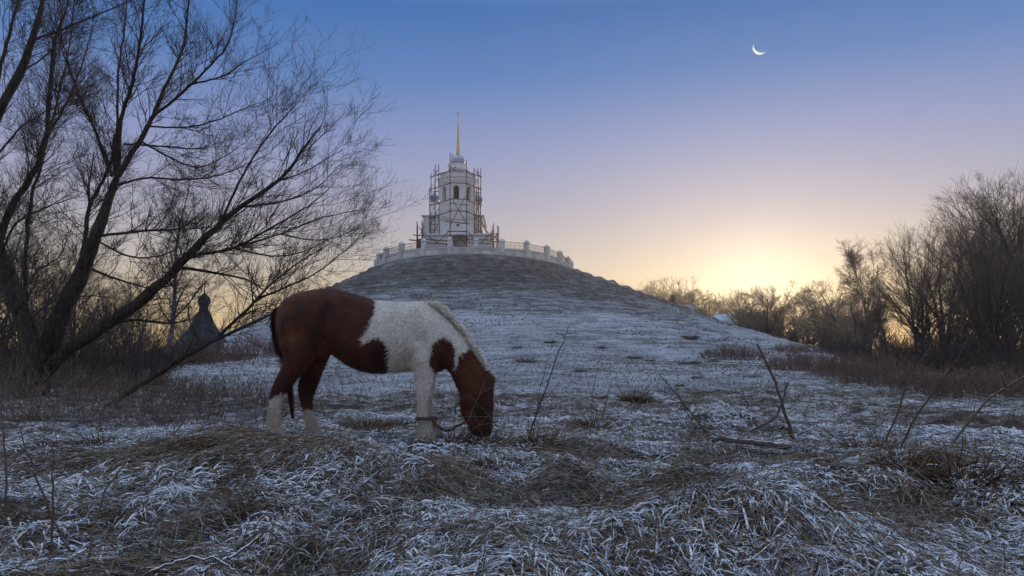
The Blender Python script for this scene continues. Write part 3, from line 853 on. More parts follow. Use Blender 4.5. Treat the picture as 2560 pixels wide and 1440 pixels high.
def loft(rings, n=24, caps=True, expo=2.0):
    """rings: (centre, axisA (half vector), axisB (half vector)) -> verts, faces; super-ellipse sections"""
    V = []; Fc = []
    t = np.linspace(0, 2 * math.pi, n, endpoint=False)
    ct = np.sign(np.cos(t)) * np.abs(np.cos(t)) ** (2 / expo); st = np.sign(np.sin(t)) * np.abs(np.sin(t)) ** (2 / expo)
    for (c_, a, b) in rings:
        V.append(np.asarray(c_)[None] + ct[:, None] * np.asarray(a)[None] + st[:, None] * np.asarray(b)[None])
    V = np.concatenate(V); m = len(rings)
    for i in range(m - 1):
        for k in range(n):
            j = (k + 1) % n
            Fc.append((i * n + k, i * n + j, (i + 1) * n + j, (i + 1) * n + k))
    if caps:
        Fc.append(tuple(reversed(range(n)))); Fc.append(tuple((m - 1) * n + k for k in range(n)))
    return V, Fc

def section(p0, p1, Y, hw):
    """ring through two outline pixels p0 and p1 (in the plane at depth Y), half width hw across"""
    a = P(p0[0], p0[1], Y); b = P(p1[0], p1[1], Y)
    return ((a + b) / 2, (b - a) / 2, np.array([0, hw, 0.0]))
def spline_rows(rows, k):
    return resample(np.array(rows, float), k)

def horse_mesh():
    parts = []
    # torso: (top u,v) (bottom u,v) half width
    T = [(694, 800, 700, 850, .04), (700, 768, 706, 880, .14), (716, 748, 728, 900, .21), (745, 734, 760, 905, .255), (785, 725, 795, 890, .275), (825, 722, 826, 884, .28),
         (865, 729, 862, 908, .29), (905, 741, 898, 926, .30), (945, 751, 938, 934, .30), (990, 755, 980, 931, .285), (1030, 755, 1022, 927, .255), (1062, 757, 1058, 930, .22), (1090, 776, 1096, 930, .20), (1112, 800, 1122, 915, .15)]
    parts.append(loft([section((a, b), (c_, d), HY, w_) for a, b, c_, d, w_ in spline_rows(T, 40)], 32, True, 2.2))
    # neck
    T = [(1040, 770, 1060, 925, .17), (1075, 762, 1090, 930, .165), (1107, 785, 1112, 922, .15), (1136, 812, 1124, 930, .13), (1163, 846, 1136, 955, .118), (1186, 880, 1146, 975, .112), (1206, 912, 1152, 990, .11), (1222, 938, 1162, 1000, .10)]
    parts.append(loft([section((a, b), (c_, d), HY, w_) for a, b, c_, d, w_ in spline_rows(T, 30)], 28, True, 2.1))
    # head, hanging to the ground: back of jaw -> forehead
    T = [(1180, 934, 1222, 930, .06), (1160, 955, 1230, 944, .095), (1151, 985, 1235, 966, .115), (1149, 1010, 1235.5, 990, .112), (1153, 1030, 1235, 1015, .098), (1160, 1046, 1234, 1040, .085), (1168, 1060, 1233, 1060, .078), (1174, 1073, 1231, 1076, .075), (1180, 1083, 1226, 1086, .06), (1190, 1089, 1216, 1090, .03)]
    parts.append(loft([section((a, b), (c_, d), HY, w_) for a, b, c_, d, w_ in spline_rows(T, 30)], 28, True, 2.3))
    # legs: rows of (left u, v, right u, v, half width across), depth
    def leg(T, Y, k=34):
        parts.append(loft([section((a, b), (c_, d), Y, w_) for a, b, c_, d, w_ in spline_rows(T, k)], 20, True, 2.0))
    yn, yf = HY - .15, HY + .15
    hind_near = [(700, 800, 815, 790, .09), (702, 850, 806, 850, .13), (708, 890, 786, 895, .115), (706, 915, 764, 922, .085), (692, 942, 742, 950, .065), (680, 970, 722, 976, .056), (676, 992, 709, 992, .044), (673, 1015, 704, 1016, .04),
                 (670, 1038, 702, 1038, .044), (667, 1055, 704, 1056, .052), (667, 1068, 707, 1070, .055), (663, 1084, 714, 1086, .066), (662, 1100, 718, 1102, .07)]
    leg(hind_near, yn)
    hind_far = [(745, 830, 838, 820, .10), (752, 880, 830, 872, .11), (756, 915, 815, 912, .085), (748, 950, 800, 948, .066), (744, 972, 791, 972, .058), (749, 998, 783, 998, .044), (757, 1022, 783, 1022, .039), (762, 1044, 788, 1042, .043),
                (764, 1062, 795, 1060, .052), (764, 1074, 801, 1073, .056), (764, 1082, 806, 1084, .064), (763, 1096, 811, 1097, .07)]
    leg(hind_far, yf)
    front_near = [(1030, 850, 1098, 850, .07), (1028, 890, 1096, 890, .085), (1033, 920, 1091, 920, .075), (1036, 945, 1085, 945, .062), (1037, 970, 1079, 970, .053), (1039, 985, 1077, 985, .052), (1043, 1000, 1073, 1002, .043), (1044, 1030, 1070, 1030, .038),
                  (1042, 1046, 1074, 1046, .045), (1044, 1058, 1079, 1059, .047), (1044, 1070, 1083, 1072, .052), (1042, 1084, 1088, 1086, .062), (1040, 1103, 1092, 1105, .07)]
    leg(front_near, yn + .01)
    front_far = [(1040, 860, 1104, 860, .07), (1042, 905, 1098, 905, .075), (1047, 935, 1092, 935, .062), (1051, 970, 1087, 970, .05), (1055, 1000, 1081, 1000, .04), (1057, 1028, 1082, 1028, .038), (1056, 1042, 1087, 1042, .045), (1060, 1056, 1093, 1057, .048), (1060, 1068, 1098, 1070, .055), (1058, 1088, 1102, 1090, .068)]
    leg(front_far, yf - .01)
    # hip and stifle, shoulder muscle
    def blob(u, v, Y, ru, rv, rw):
        c_ = P(u, v, Y); k = Y / F
        ph = np.linspace(-math.pi / 2, math.pi / 2, 9)
        parts.append(loft([(c_ + np.array([0, rw * math.sin(p), 0]), np.array([ru * k * max(math.cos(p), .05), 0, 0]), np.array([0, 0, rv * k * max(math.cos(p), .05)])) for p in ph], 18))
    blob(750, 815, HY - .12, 55, 65, .16); blob(806, 862, HY - .13, 30, 36, .13); blob(1066, 865, HY - .1, 36, 55, .12); blob(1085, 880, HY - .1, 28, 36, .11)
    blob(750, 815, HY + .12, 55, 65, .16); blob(1066, 865, HY + .1, 36, 55, .12); blob(1172, 1000, HY - .06, 20, 24, .065); blob(1172, 1000, HY + .06, 20, 24, .065)
    blob(745, 790, HY, 42, 55, .2)
    # ears
    for sy, du in ((-1, 0), (1, 7)):
        a = P(1208 + du, 946, HY + sy * .06); b = P(1217 + du, 926, HY + sy * .075)
        m = (a + b) / 2; d = b - a
        s_ = np.array([0.03, 0, 0.012]); q = np.array([0, .02, 0])
        parts.append(loft([(a - d * .4, s_ * .8, q), (a, s_ * 1.0, q), (m, s_ * .85, q * .8), (b - d * .12, s_ * .45, q * .6), (b + d * .1, s_ * .12, q * .3)], 10))
    V = []; Fc = []; o = 0
    for v, f in parts:
        V.append(v); Fc += [tuple(i + o for i in q) for q in f]; o += len(v)
    me = bpy.data.meshes.new('horse_raw'); me.from_pydata(np.concatenate(V).tolist(), [], Fc); me.update()
    ob = bpy.data.objects.new('horse_raw', me); COL.objects.link(ob)
    r = ob.modifiers.new('r', 'REMESH'); r.mode = 'VOXEL'; r.voxel_size = 0.0125
    s_ = ob.modifiers.new('s', 'SMOOTH'); s_.iterations = 5; s_.factor = 0.5
    dg = bpy.context.evaluated_depsgraph_get()
    out = bpy.data.meshes.new_from_object(ob.evaluated_get(dg))
    bpy.data.objects.remove(ob); bpy.data.meshes.remove(me)
    return out

HIND = [(600, 690), (944, 690), (945, 756), (950, 772), (946, 789), (940, 807), (937, 821), (927, 836), (918, 849), (921, 862), (932, 856), (943, 849), (958, 846), (970, 853), (976, 865), (980, 877), (986, 894), (980, 915), (975, 945), (975, 1000), (600, 1150)]
CHEST = [(1080, 894), (1086, 871), (1095, 853), (1112, 846), (1130, 853), (1140, 871), (1142, 888), (1138, 905), (1141, 925), (1130, 945), (1091, 931), (1080, 906)]
HEAD = [(1147, 906), (1153, 891), (1165, 880), (1176, 870), (1230, 880), (1290, 900), (1290, 1120), (1130, 1120), (1125, 930), (1139, 925), (1144, 925)]
def coat(Vw, seed=1):
    """0 white .. 1 brown for points on the horse"""
    d = Vw - CAM
    d[:, 1] = HY                     # markings run straight through the animal, across its middle plane
    cy = d[:, 1] * math.cos(PITCH) + d[:, 2] * math.sin(PITCH); cz = -d[:, 1] * math.sin(PITCH) + d[:, 2] * math.cos(PITCH)
    u = 1280 + d[:, 0] * F / cy; v = 720 - cz * F / cy
    x, y, z = Vw.T
    j = 5.0
    un = u + j * 2 * fbm(x * 14, z * 14, 61, 3) + 3 * (vnoise(x * 60, z * 60, 5) - .5); vn = v + j * 2 * fbm(x * 14 + 9, z * 14, 67, 3) + 3 * (vnoise(x * 60, z * 60, 7) - .5)
    br = inpoly(un, vn, HIND) | inpoly(un, vn, CHEST) | inpoly(un, vn, HEAD)
    br = br.astype(float)
    near = y < HY
    sock_n = vn > 1004 - np.clip((un - 676) / 31, 0, 1.3) * 18
    hind = un < 870
    br[hind & (un < 728) & (vn > 960) & sock_n] = 0
    br[hind & (un >= 728) & (vn > 1028)] = 0
    blaze = (np.abs(y - HY) < .028) & (u > 1222) & (v > 975) & (v < 1066)
    br[blaze] = 0
    return br, u, v

def build_horse():
    me = horse_mesh()
    n = len(me.vertices); V = np.empty(n * 3); me.vertices.foreach_get('co', V); V = V.reshape(-1, 3)
    NV = np.empty(n * 3); me.vertices.foreach_get('normal', NV); NV = NV.reshape(-1, 3)
    br, u, v = coat(V)
    # muscle and bone relief, raised or sunk along the surface normal
    def seg(a, b, w_):
        a = np.array(a, float); b = np.array(b, float); d_ = b - a
        t_ = np.clip(((u - a[0]) * d_[0] + (v - a[1]) * d_[1]) / (d_ @ d_), 0, 1)
        return np.exp(-((u - a[0] - t_ * d_[0]) ** 2 + (v - a[1] - t_ * d_[1]) ** 2) / w_ ** 2)
    rel = (-.020 * seg((838, 770), (812, 876), 11) - .014 * seg((726, 800), (748, 905), 8) + .016 * seg((770, 790), (800, 850), 16) + .018 * seg((846, 757), (850, 762), 12) - .012 * seg((872, 762), (905, 775), 14)
           + .016 * seg((1062, 785), (1088, 860), 12) - .014 * seg((1040, 790), (1052, 850), 9) + .018 * seg((1052, 872), (1058, 900), 14) - .014 * seg((1030, 880), (1040, 905), 8) - .012 * seg((1094, 850), (1100, 910), 7)
           - .012 * seg((1150, 900), (1172, 935), 8) + .010 * seg((1120, 840), (1160, 880), 12) - .012 * seg((1172, 1015), (1196, 1040), 9) + .010 * seg((1196, 970), (1216, 1030), 6) - .008 * seg((1205, 990), (1180, 1000), 5)
           + .0035 * np.sin((u - 880) / 20 * 2 * math.pi) * np.exp(-((u - 940) / 55) ** 2 - ((v - 850) / 45) ** 2) - .010 * seg((700, 960), (706, 985), 5) + .006 * seg((678, 975), (690, 960), 6) - .008 * seg((770, 985), (778, 1010), 5))
    rel = rel * np.clip(np.abs(NV[:, 1]) * 1.4, 0, 1) + .006 * fbm(V[:, 0] * 9, V[:, 2] * 9 + V[:, 1] * 5, 85, 3)
    V = V + NV * rel[:, None]
    x, y, z = V.T
    def colour(V, br, u, v, rng=None):
        n = len(V); x, y, z = V.T
        brown = np.array([0.105, 0.029, 0.013]); dark = np.array([0.024, 0.009, 0.006]); ginger = np.array([0.23, 0.075, 0.026])
        f = np.clip(0.5 + 2.6 * fbm(x * 4.2, z * 4.2, 71, 4), 0, 1)[:, None]
        c_ = brown * (1 - f) + dark * f * .75 + brown * f * .25
        g = np.clip(2.4 * fbm(x * 3.4 + 4, z * 3.4, 73, 3), 0, .9)[:, None]
        c_ = c_ * (1 - g) + ginger * g
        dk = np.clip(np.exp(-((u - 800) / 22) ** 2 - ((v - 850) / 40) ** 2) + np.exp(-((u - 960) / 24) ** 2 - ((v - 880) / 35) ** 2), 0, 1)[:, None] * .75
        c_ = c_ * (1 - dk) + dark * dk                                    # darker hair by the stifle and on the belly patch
        wh = np.array([0.82, 0.755, 0.65]); dirty = np.array([0.40, 0.33, 0.24])
        dd = np.clip(smooth(930, 1075, v) * .75 + .9 * np.clip(fbm(x * 6, z * 6, 79, 3), 0, 1) + .6 * np.exp(-((u - 1020) / 22) ** 2 - ((v - 890) / 26) ** 2), 0, .85)[:, None]
        w_ = wh * (1 - dd) + dirty * dd
        out = np.ones((n, 4)); out[:, :3] = c_ * br[:, None] + w_ * (1 - br[:, None])
        hoof = z < (0.12 + .06)
        out[hoof, :3] = np.array([.16, .13, .10])
        muz = (u > 1150) & (v > 1072)
        out[muz, :3] *= .55
        return out
    rj = np.random.default_rng(3)
    br = np.mean([coat(V + rj.normal(0, .007, V.shape))[0] for _ in range(5)], axis=0)
    col = colour(V, br, u, v)
    me.attributes.new('coat', 'FLOAT_COLOR', 'POINT').data.foreach_set('color', np.ascontiguousarray(col, np.float32).ravel())
    m, t, b = mat('horse_coat')
    ca = attr(t, 'coat').outputs['Color']
    mp = N(t, 'ShaderNodeMapping'); t.links.new(objc(t), mp.inputs[0]); mp.inputs['Scale'].default_value = (30, 60, 90)
    nn = noise(t, 1.6, 4, 0.7, mp.outputs[0], 0.5)
    t.links.new(mixc(t, 1.0, ca, ramp(t, nn, [(0.25, (.62, .62, .62)), (0.75, (1.25, 1.25, 1.25))]), 'MULTIPLY'), b.inputs['Base Color'])
    b.inputs['Roughness'].default_value = 0.75
    bump(t, b, nn, 0.7, 0.012)
    b.inputs['Sheen Weight'].default_value = 0.12; b.inputs['Sheen Roughness'].default_value = 0.5
    root_ = np.array([P(900, HOR, HY)[0], HY, 0.12])
    h = thing('horse', root_, 'brown and white pinto horse grazing with its head down on frosted grass', 'horse')
    V2 = V - root_
    me.vertices.foreach_set('co', np.ascontiguousarray(V2, np.float32).ravel())
    me.polygons.foreach_set('use_smooth', np.ones(len(me.polygons), bool)); me.name = 'body'
    me.materials.clear(); body = add('body', me, m, h)
    me.update()
    # winter coat: short hairs lying back along the body
    rng = np.random.default_rng(5)
    nh = 70000
    pick = rng.integers(0, n, nh)
    S = V[pick] + rng.normal(0, .005, (nh, 3)); Nn = NV[pick]; S = S - Nn * .004
    flow = np.tile(np.array([-0.75, 0, -0.65]), (nh, 1)); leg_ = v[pick] > 930; flow[leg_] = [-.15, 0, -1]; headm = u[pick] > 1145; flow[headm] = [.1, 0, -1]
    flow = flow + rng.normal(0, .45, (nh, 3)); flow = nrm(flow - Nn * (flow * Nn).sum(1, keepdims=True))
    L = rng.uniform(.018, .046, nh); L = np.where(v[pick] > 1040, L * .8, L); shag = (u[pick] > 985) & (u[pick] < 1050) & (v[pick] > 860) & (v[pick] < 935); L = np.where(shag, L * 1.7, L)
    fet = (v[pick] > 1035) & (u[pick] < 1110); L = np.where(fet, L * 1.4, L)
    p1 = S + flow * (L * .5)[:, None] + Nn * (L * .18)[:, None]; p2 = S + flow * L[:, None] + Nn * (L * rng.uniform(.15, .45, nh))[:, None]
    side = nrm(np.cross(flow, Nn)) * .0026
    Vh = np.stack([S - side, S + side, p2], 1).reshape(-1, 3); Th = np.arange(nh * 3).reshape(-1, 3)
    Sj = S + rng.normal(0, .010, (nh, 3)); bj, uj, vj = coat(Sj); cj = colour(np.column_stack([Sj[:, 0], Sj[:, 1], V[pick][:, 2]]), bj, uj, vj)
    ch = np.repeat(cj * rng.uniform(.55, 1.5, (nh, 1)), 3, axis=0); ch[:, 3] = 1
    fm = mesh_np('fur', Vh - root_, None, {'coat': ch}, False, Th)
    m2, t2, b2 = mat('horse_hair'); t2.links.new(attr(t2, 'coat').outputs['Color'], b2.inputs['Base Color']); b2.inputs['Roughness'].default_value = .6
    tag(add('fur', fm, m2, h), kind='stuff')
    # mane: from the withers to the poll, standing up a little and falling to the near side
    crest = resample(np.array([P(a, b_, HY) for a, b_ in ((1066, 757), (1085, 767), (1107, 783), (1136, 812), (1163, 846), (1186, 880), (1206, 912), (1219, 936))]), 60)
    tv = np.array([(1066, 757), (1219, 936)])
    nm = 6000
    tt = rng.uniform(0, 1, nm) ** .95; i = np.minimum((tt * 59).astype(int), 58); f = (tt * 59 - i)[:, None]
    S = crest[i] * (1 - f) + crest[i + 1] * f; T = nrm(crest[i + 1] - crest[i])
    up = nrm(np.cross(T, np.tile([0, 1.0, 0], (nm, 1)))); up = np.where(up[:, 2:3] < 0, -up, up)
    S = S + np.stack([np.zeros(nm), rng.normal(0, .018, nm), np.zeros(nm)], 1) - up * .015
    sd = np.where(rng.random(nm) < .5, -1, 1) * rng.uniform(.0, .5, nm)
    L = rng.uniform(.05, .105, nm) * (0.55 + .75 * np.sin(np.clip(tt * 1.15, 0, 1) * math.pi) ** .6) * (1 + .15 * np.sin(tt * 60))
    nc = 46; cid = np.minimum((tt * nc).astype(int), nc - 1)
    cl_l = rng.uniform(.8, 1.25, nc); cl_a = rng.normal(.3, .2, nc); cl_s = rng.normal(-.1, .2, nc)
    L = L * cl_l[cid]; sd = sd * .5 + cl_s[cid]
    lean = (cl_a[cid] + rng.normal(0, .2, nm))[:, None]
    d0 = nrm(up * 1.0 + T * lean + np.stack([np.zeros(nm), sd, np.zeros(nm)], 1))
    pts = [S]; d = d0; p = S
    for q in range(4):
        d = nrm(d + np.array([0.03, 0, -.24])[None] * (q + .3) + rng.normal(0, .09, (nm, 3)) + np.stack([np.zeros(nm), sd * .35, np.zeros(nm)], 1)); p = p + d * (L / 4)[:, None]; pts.append(p)
    Pn = np.stack(pts, 1); Wd = np.array([.0035, .0035, .003, .0022, .0005])[None] * rng.uniform(.7, 1.3, (nm, 1))
    Vm, Qm = ribbons(Pn, Wd, nrm(np.cross(d0, rng.normal(0, 1, (nm, 3)))))
    wh = np.array([.90, .84, .72, 1]); gi = np.array([.34, .16, .075, 1])
    g = np.clip((tt - .80) / .12 + rng.normal(0, .25, nm), 0, 1)[:, None]
    cm = (wh * (1 - g) + gi * g) * rng.uniform(.7, 1.15, (nm, 1)); cm[:, 3] = 1
    o = add('mane', mesh_np('mane', Vm - root_, Qm, {'coat': np.repeat(cm, 10, axis=0)}), m2, h)
    o['label'] = 'cream coloured bushy mane'; o['kind'] = 'stuff'
    # forelock
    nf = 260
    S = P(1219, 938, HY)[None] + rng.normal(0, .016, (nf, 3)); d0 = nrm(np.array([.55, -.15, -.8])[None] + rng.normal(0, .25, (nf, 3))); L = rng.uniform(.05, .12, nf)
    Pn = np.stack([S, S + d0 * (L * .5)[:, None] + np.array([.012, 0, 0]), S + d0 * L[:, None] + np.array([0, 0, -.015])], 1)
    Vf, Qf = ribbons(Pn, np.tile([.003, .0028, .0005], (nf, 1)), nrm(rng.normal(0, 1, (nf, 3))))
    cf = np.tile(np.array([.20, .075, .03, 1]), (nf, 1)) * rng.uniform(.6, 1.3, (nf, 1)); cf[:, 3] = 1
    tag(add('forelock', mesh_np('forelock', Vf - root_, Qf, {'coat': np.repeat(cf, 6, axis=0)}), m2, h), kind='stuff')
    # tail: short fluffy dock, then a thin strand hanging between the hind legs
    path = resample(np.array([P(704, 768, HY), P(694, 785, HY), P(694, 815, HY + .02), P(703, 860, HY + .03), P(716, 910, HY + .04), P(724, 960, HY + .05), P(728, 1000, HY + .05), P(733, 1046, HY + .05)]), 40)
    ntl = 2200
    off = rng.normal(0, 1, (ntl, 3)); t0 = rng.uniform(0, 1, ntl) ** 1.5 * .78; t1 = np.clip(t0 + rng.uniform(.2, .5, ntl), 0, 1.0)
    ks = 7; Pn = np.zeros((ntl, ks, 3))
    for q in range(ks):
        tq = t0 + (t1 - t0) * q / (ks - 1); xq = tq * 39; i = np.minimum(xq.astype(int), 38); f = (xq - i)[:, None]
        wid = np.interp(tq, [0, .12, .3, .5, .7, 1], [.018, .04, .032, .026, .021, .010])
        Pn[:, q] = path[i] * (1 - f) + path[i + 1] * f + off * wid[:, None] * np.array([.7, .6, .3]) * .8
    fl = (rng.random(ntl) < .75) & (t0 < .16)                                       # stray tuft at the dock
    Pn[fl, 3:, 0] -= rng.uniform(.01, .075, fl.sum())[:, None] * np.linspace(.3, 1, ks - 3)[None]
    Vt, Qt = ribbons(Pn, np.tile(np.linspace(.004, .0018, ks), (ntl, 1)), nrm(rng.normal(0, 1, (ntl, 3))))
    ct = np.tile(np.array([.075, .028, .016, 1]), (ntl, 1)) * rng.uniform(.5, 1.6, (ntl, 1)); ct[:, 3] = 1
    tag(add('tail', mesh_np('tail', Vt - root_, Qt, {'coat': np.repeat(ct, 14, axis=0)}), m2, h), kind='stuff')
    # eyes and nostrils
    plain('eye', (.006, .005, .005), (.012, .01, .01), 10, .15, 0, spec=.6)
    for sy in (-1, 1):
        c_ = P(1212, 978, HY + sy * .118)
        MB().lathe(c_, [(.003, -.019), (.014, -.013), (.019, 0), (.014, .013), (.003, .019)], 12).build('eye', M['eye'], h, True)
        c_ = P(1217, 1073, HY + sy * .064)
        MB().lathe(c_, [(.002, -.016), (.010, -.01), (.012, 0), (.010, .01), (.002, .016)], 10).build('nostril', M['eye'], h, True)
    # halter ring strap by the jaw
    pt = [P(1152, 1008, HY - .02), P(1144, 1008, HY - .03), P(1139, 1016, HY - .03), P(1138, 1026, HY - .03), P(1140, 1036, HY - .03)]
    plain('rope', (.075, .06, .045), (.17, .13, .09), 40, .9, .5, .01)
    hal = thing('halter', P(1150, 1010, HY), 'worn rope halter with a loose loop under the horse jaw', 'halter')
    L_ = hal.location
    def rope(pts, r, name, parent, k=26):
        pp = resample(np.array(pts), k)[None]
        Vr, Qr = tubes(pp, np.full((1, k), r), 6)
        return add(name, mesh_np(name, Vr - np.array(parent.location), Qr, smoothed=True), M['rope'], parent)
    rope(pt, .008, 'loop', hal)
    ring = [P(1190 + 44 * math.cos(t), 1040 + 4 * math.sin(t) * 0, HY) + np.array([0, .093 * math.sin(t), 0]) for t in np.linspace(0, 2 * math.pi, 15)]
    rope(ring, .008, 'noseband', hal, 40)
    hob = thing('hobble', P(1075, 1050, HY), 'dirty rope hobble tied between the horse front pasterns', 'hobble')
    def band(u0, v0, Y, ru, ry): return [P(u0 + ru * math.cos(t), v0 + 2 * math.sin(t), Y) + np.array([0, ry * math.sin(t), 0]) for t in np.linspace(0, 2 * math.pi, 13)]
    rope(band(1059, 1047, HY - .14, 18, .055), .017, 'cuff', hob, 30); rope(band(1073, 1046, HY + .14, 19, .06), .019, 'cuff', hob, 30)
    rope([P(1076, 1048, HY - .13), P(1088, 1056, HY), P(1083, 1064, HY + .08), P(1078, 1050, HY + .14)], .016, 'tie', hob)
    rope([P(1080, 1050, HY - .1), P(1096, 1066, HY - .1), P(1120, 1076, HY - .05), P(1145, 1064, HY), P(1168, 1056, HY - .03), P(1185, 1064, HY - .02)], .014, 'lead_rope', hob)
build_horse()
# ------------------------------------------------------------------ trees
def tint_for(n, per, rng):
    return np.repeat(rng.random(n), per)
def crown_mesh(name, levels, rng):
    """levels: list of (P, R, sides)"""
    parts = []; tints = []
    for (Pn, R, s) in levels:
        if s == 2:
            T_ = Pn[:, -1] - Pn[:, 0]
            parts.append(ribbons(Pn, R * 1.15, nrm(np.cross(T_, rng.normal(0, 1, T_.shape)))))
        else:
            parts.append(tubes(Pn, R, s))
        tints.append(tint_for(len(Pn), Pn.shape[1] * s, rng))
    V, Q = joinVQ(parts)
    return V, Q, np.concatenate(tints)

def traced_tree(name, label, limbs, trunk_ids, base, rng, dens=1.0, tip_r=.0035, up=.35, ymax=None):
    """limbs: list of (points [(u,v,Y)...], px width at start, px width at end)"""
    K = 26
    PL = []; RL = []
    for pts, w0, w1 in limbs:
        p3 = np.array([P(u, v, Y) for u, v, Y in pts]); pr = resample(p3, K)
        Lk = np.linalg.norm(pr[-1] - pr[0])
        pr[2:-1] += rng.normal(0, .006 * Lk / 2, (K - 3, 3)) * .5
        Ym = np.mean([q[2] for q in pts])
        PL.append(pr); RL.append((w1 * .45 + (w0 - w1 * .45) * (1 - np.linspace(0, 1, K)) ** .8) * .39 * Ym / F)
    PL = np.array(PL); RL = np.array(RL)
    t = thing(name, base, label, 'tree')
    off = np.array(base)
    for i in trunk_ids:
        Pn, R = PL[i:i + 1].copy(), RL[i:i + 1].copy()
        V, Q = tubes(Pn, R, 12)
        V = V + nrm(V - np.repeat(Pn[0], 12, axis=0)) * (0.035 * (fbm(V[:, 0] * 6 + V[:, 1] * 4, V[:, 2] * 3, 13, 3)))[:, None] * np.repeat(R[0] / R[0].max(), 12)[:, None] * 2
        add('trunk' if i == trunk_ids[0] else 'stem', mesh_np('trunk', V - off, Q, smoothed=True), M['bark'], t)
    for i in range(len(PL)):
        if i in trunk_ids: continue
        V, Q = tubes(PL[i:i + 1], RL[i:i + 1], 8)
        add('limb', mesh_np('limb', V - off, Q, smoothed=True), M['bark'], t)
    L0 = np.linalg.norm(np.diff(PL, axis=1), axis=2).sum(1)
    # second order branches
    m1 = np.maximum((L0 * 6.2 * dens).astype(int), 5)
    S, D, L, R = spawn(PL, RL, m1, rng, .18, 1.0, .35, 1.05, .0, .0, .45)
    L = rng.uniform(.4, 1.35, len(S)); R = np.clip(R, .003, .009)
    P1, R1 = grow(S, D, L, R, 7, rng, up, .11, .3)
    S, D, L, R = spawn(P1, R1, 9, rng, .12, 1.0, .35, 1.0, .25, .6, .6, .35)
    R = np.clip(R, .0020, .0042)
    P2, R2 = grow(S, D, np.maximum(L, .16), R, 5, rng, up * 1.1, .13, .5)
    S, D, L, R = spawn(P2, R2, 6, rng, .1, 1.0, .35, .95, .3, .75, .75, .25)
    L = np.clip(L, .10, .42); R = np.clip(R, .0015, .0026)
    P3, R3 = grow(S, D, L, R, 3, rng, up * 1.2, .15, .6)
    V, Q, tt = crown_mesh('crown', [(P1, R1, 3), (P2, R2, 2), (P3, R3, 2)], rng)
    o = add('crown', mesh_np('crown', V - off, Q, {'tint': tt}), M['twig'], t)
    return t, len(P3)

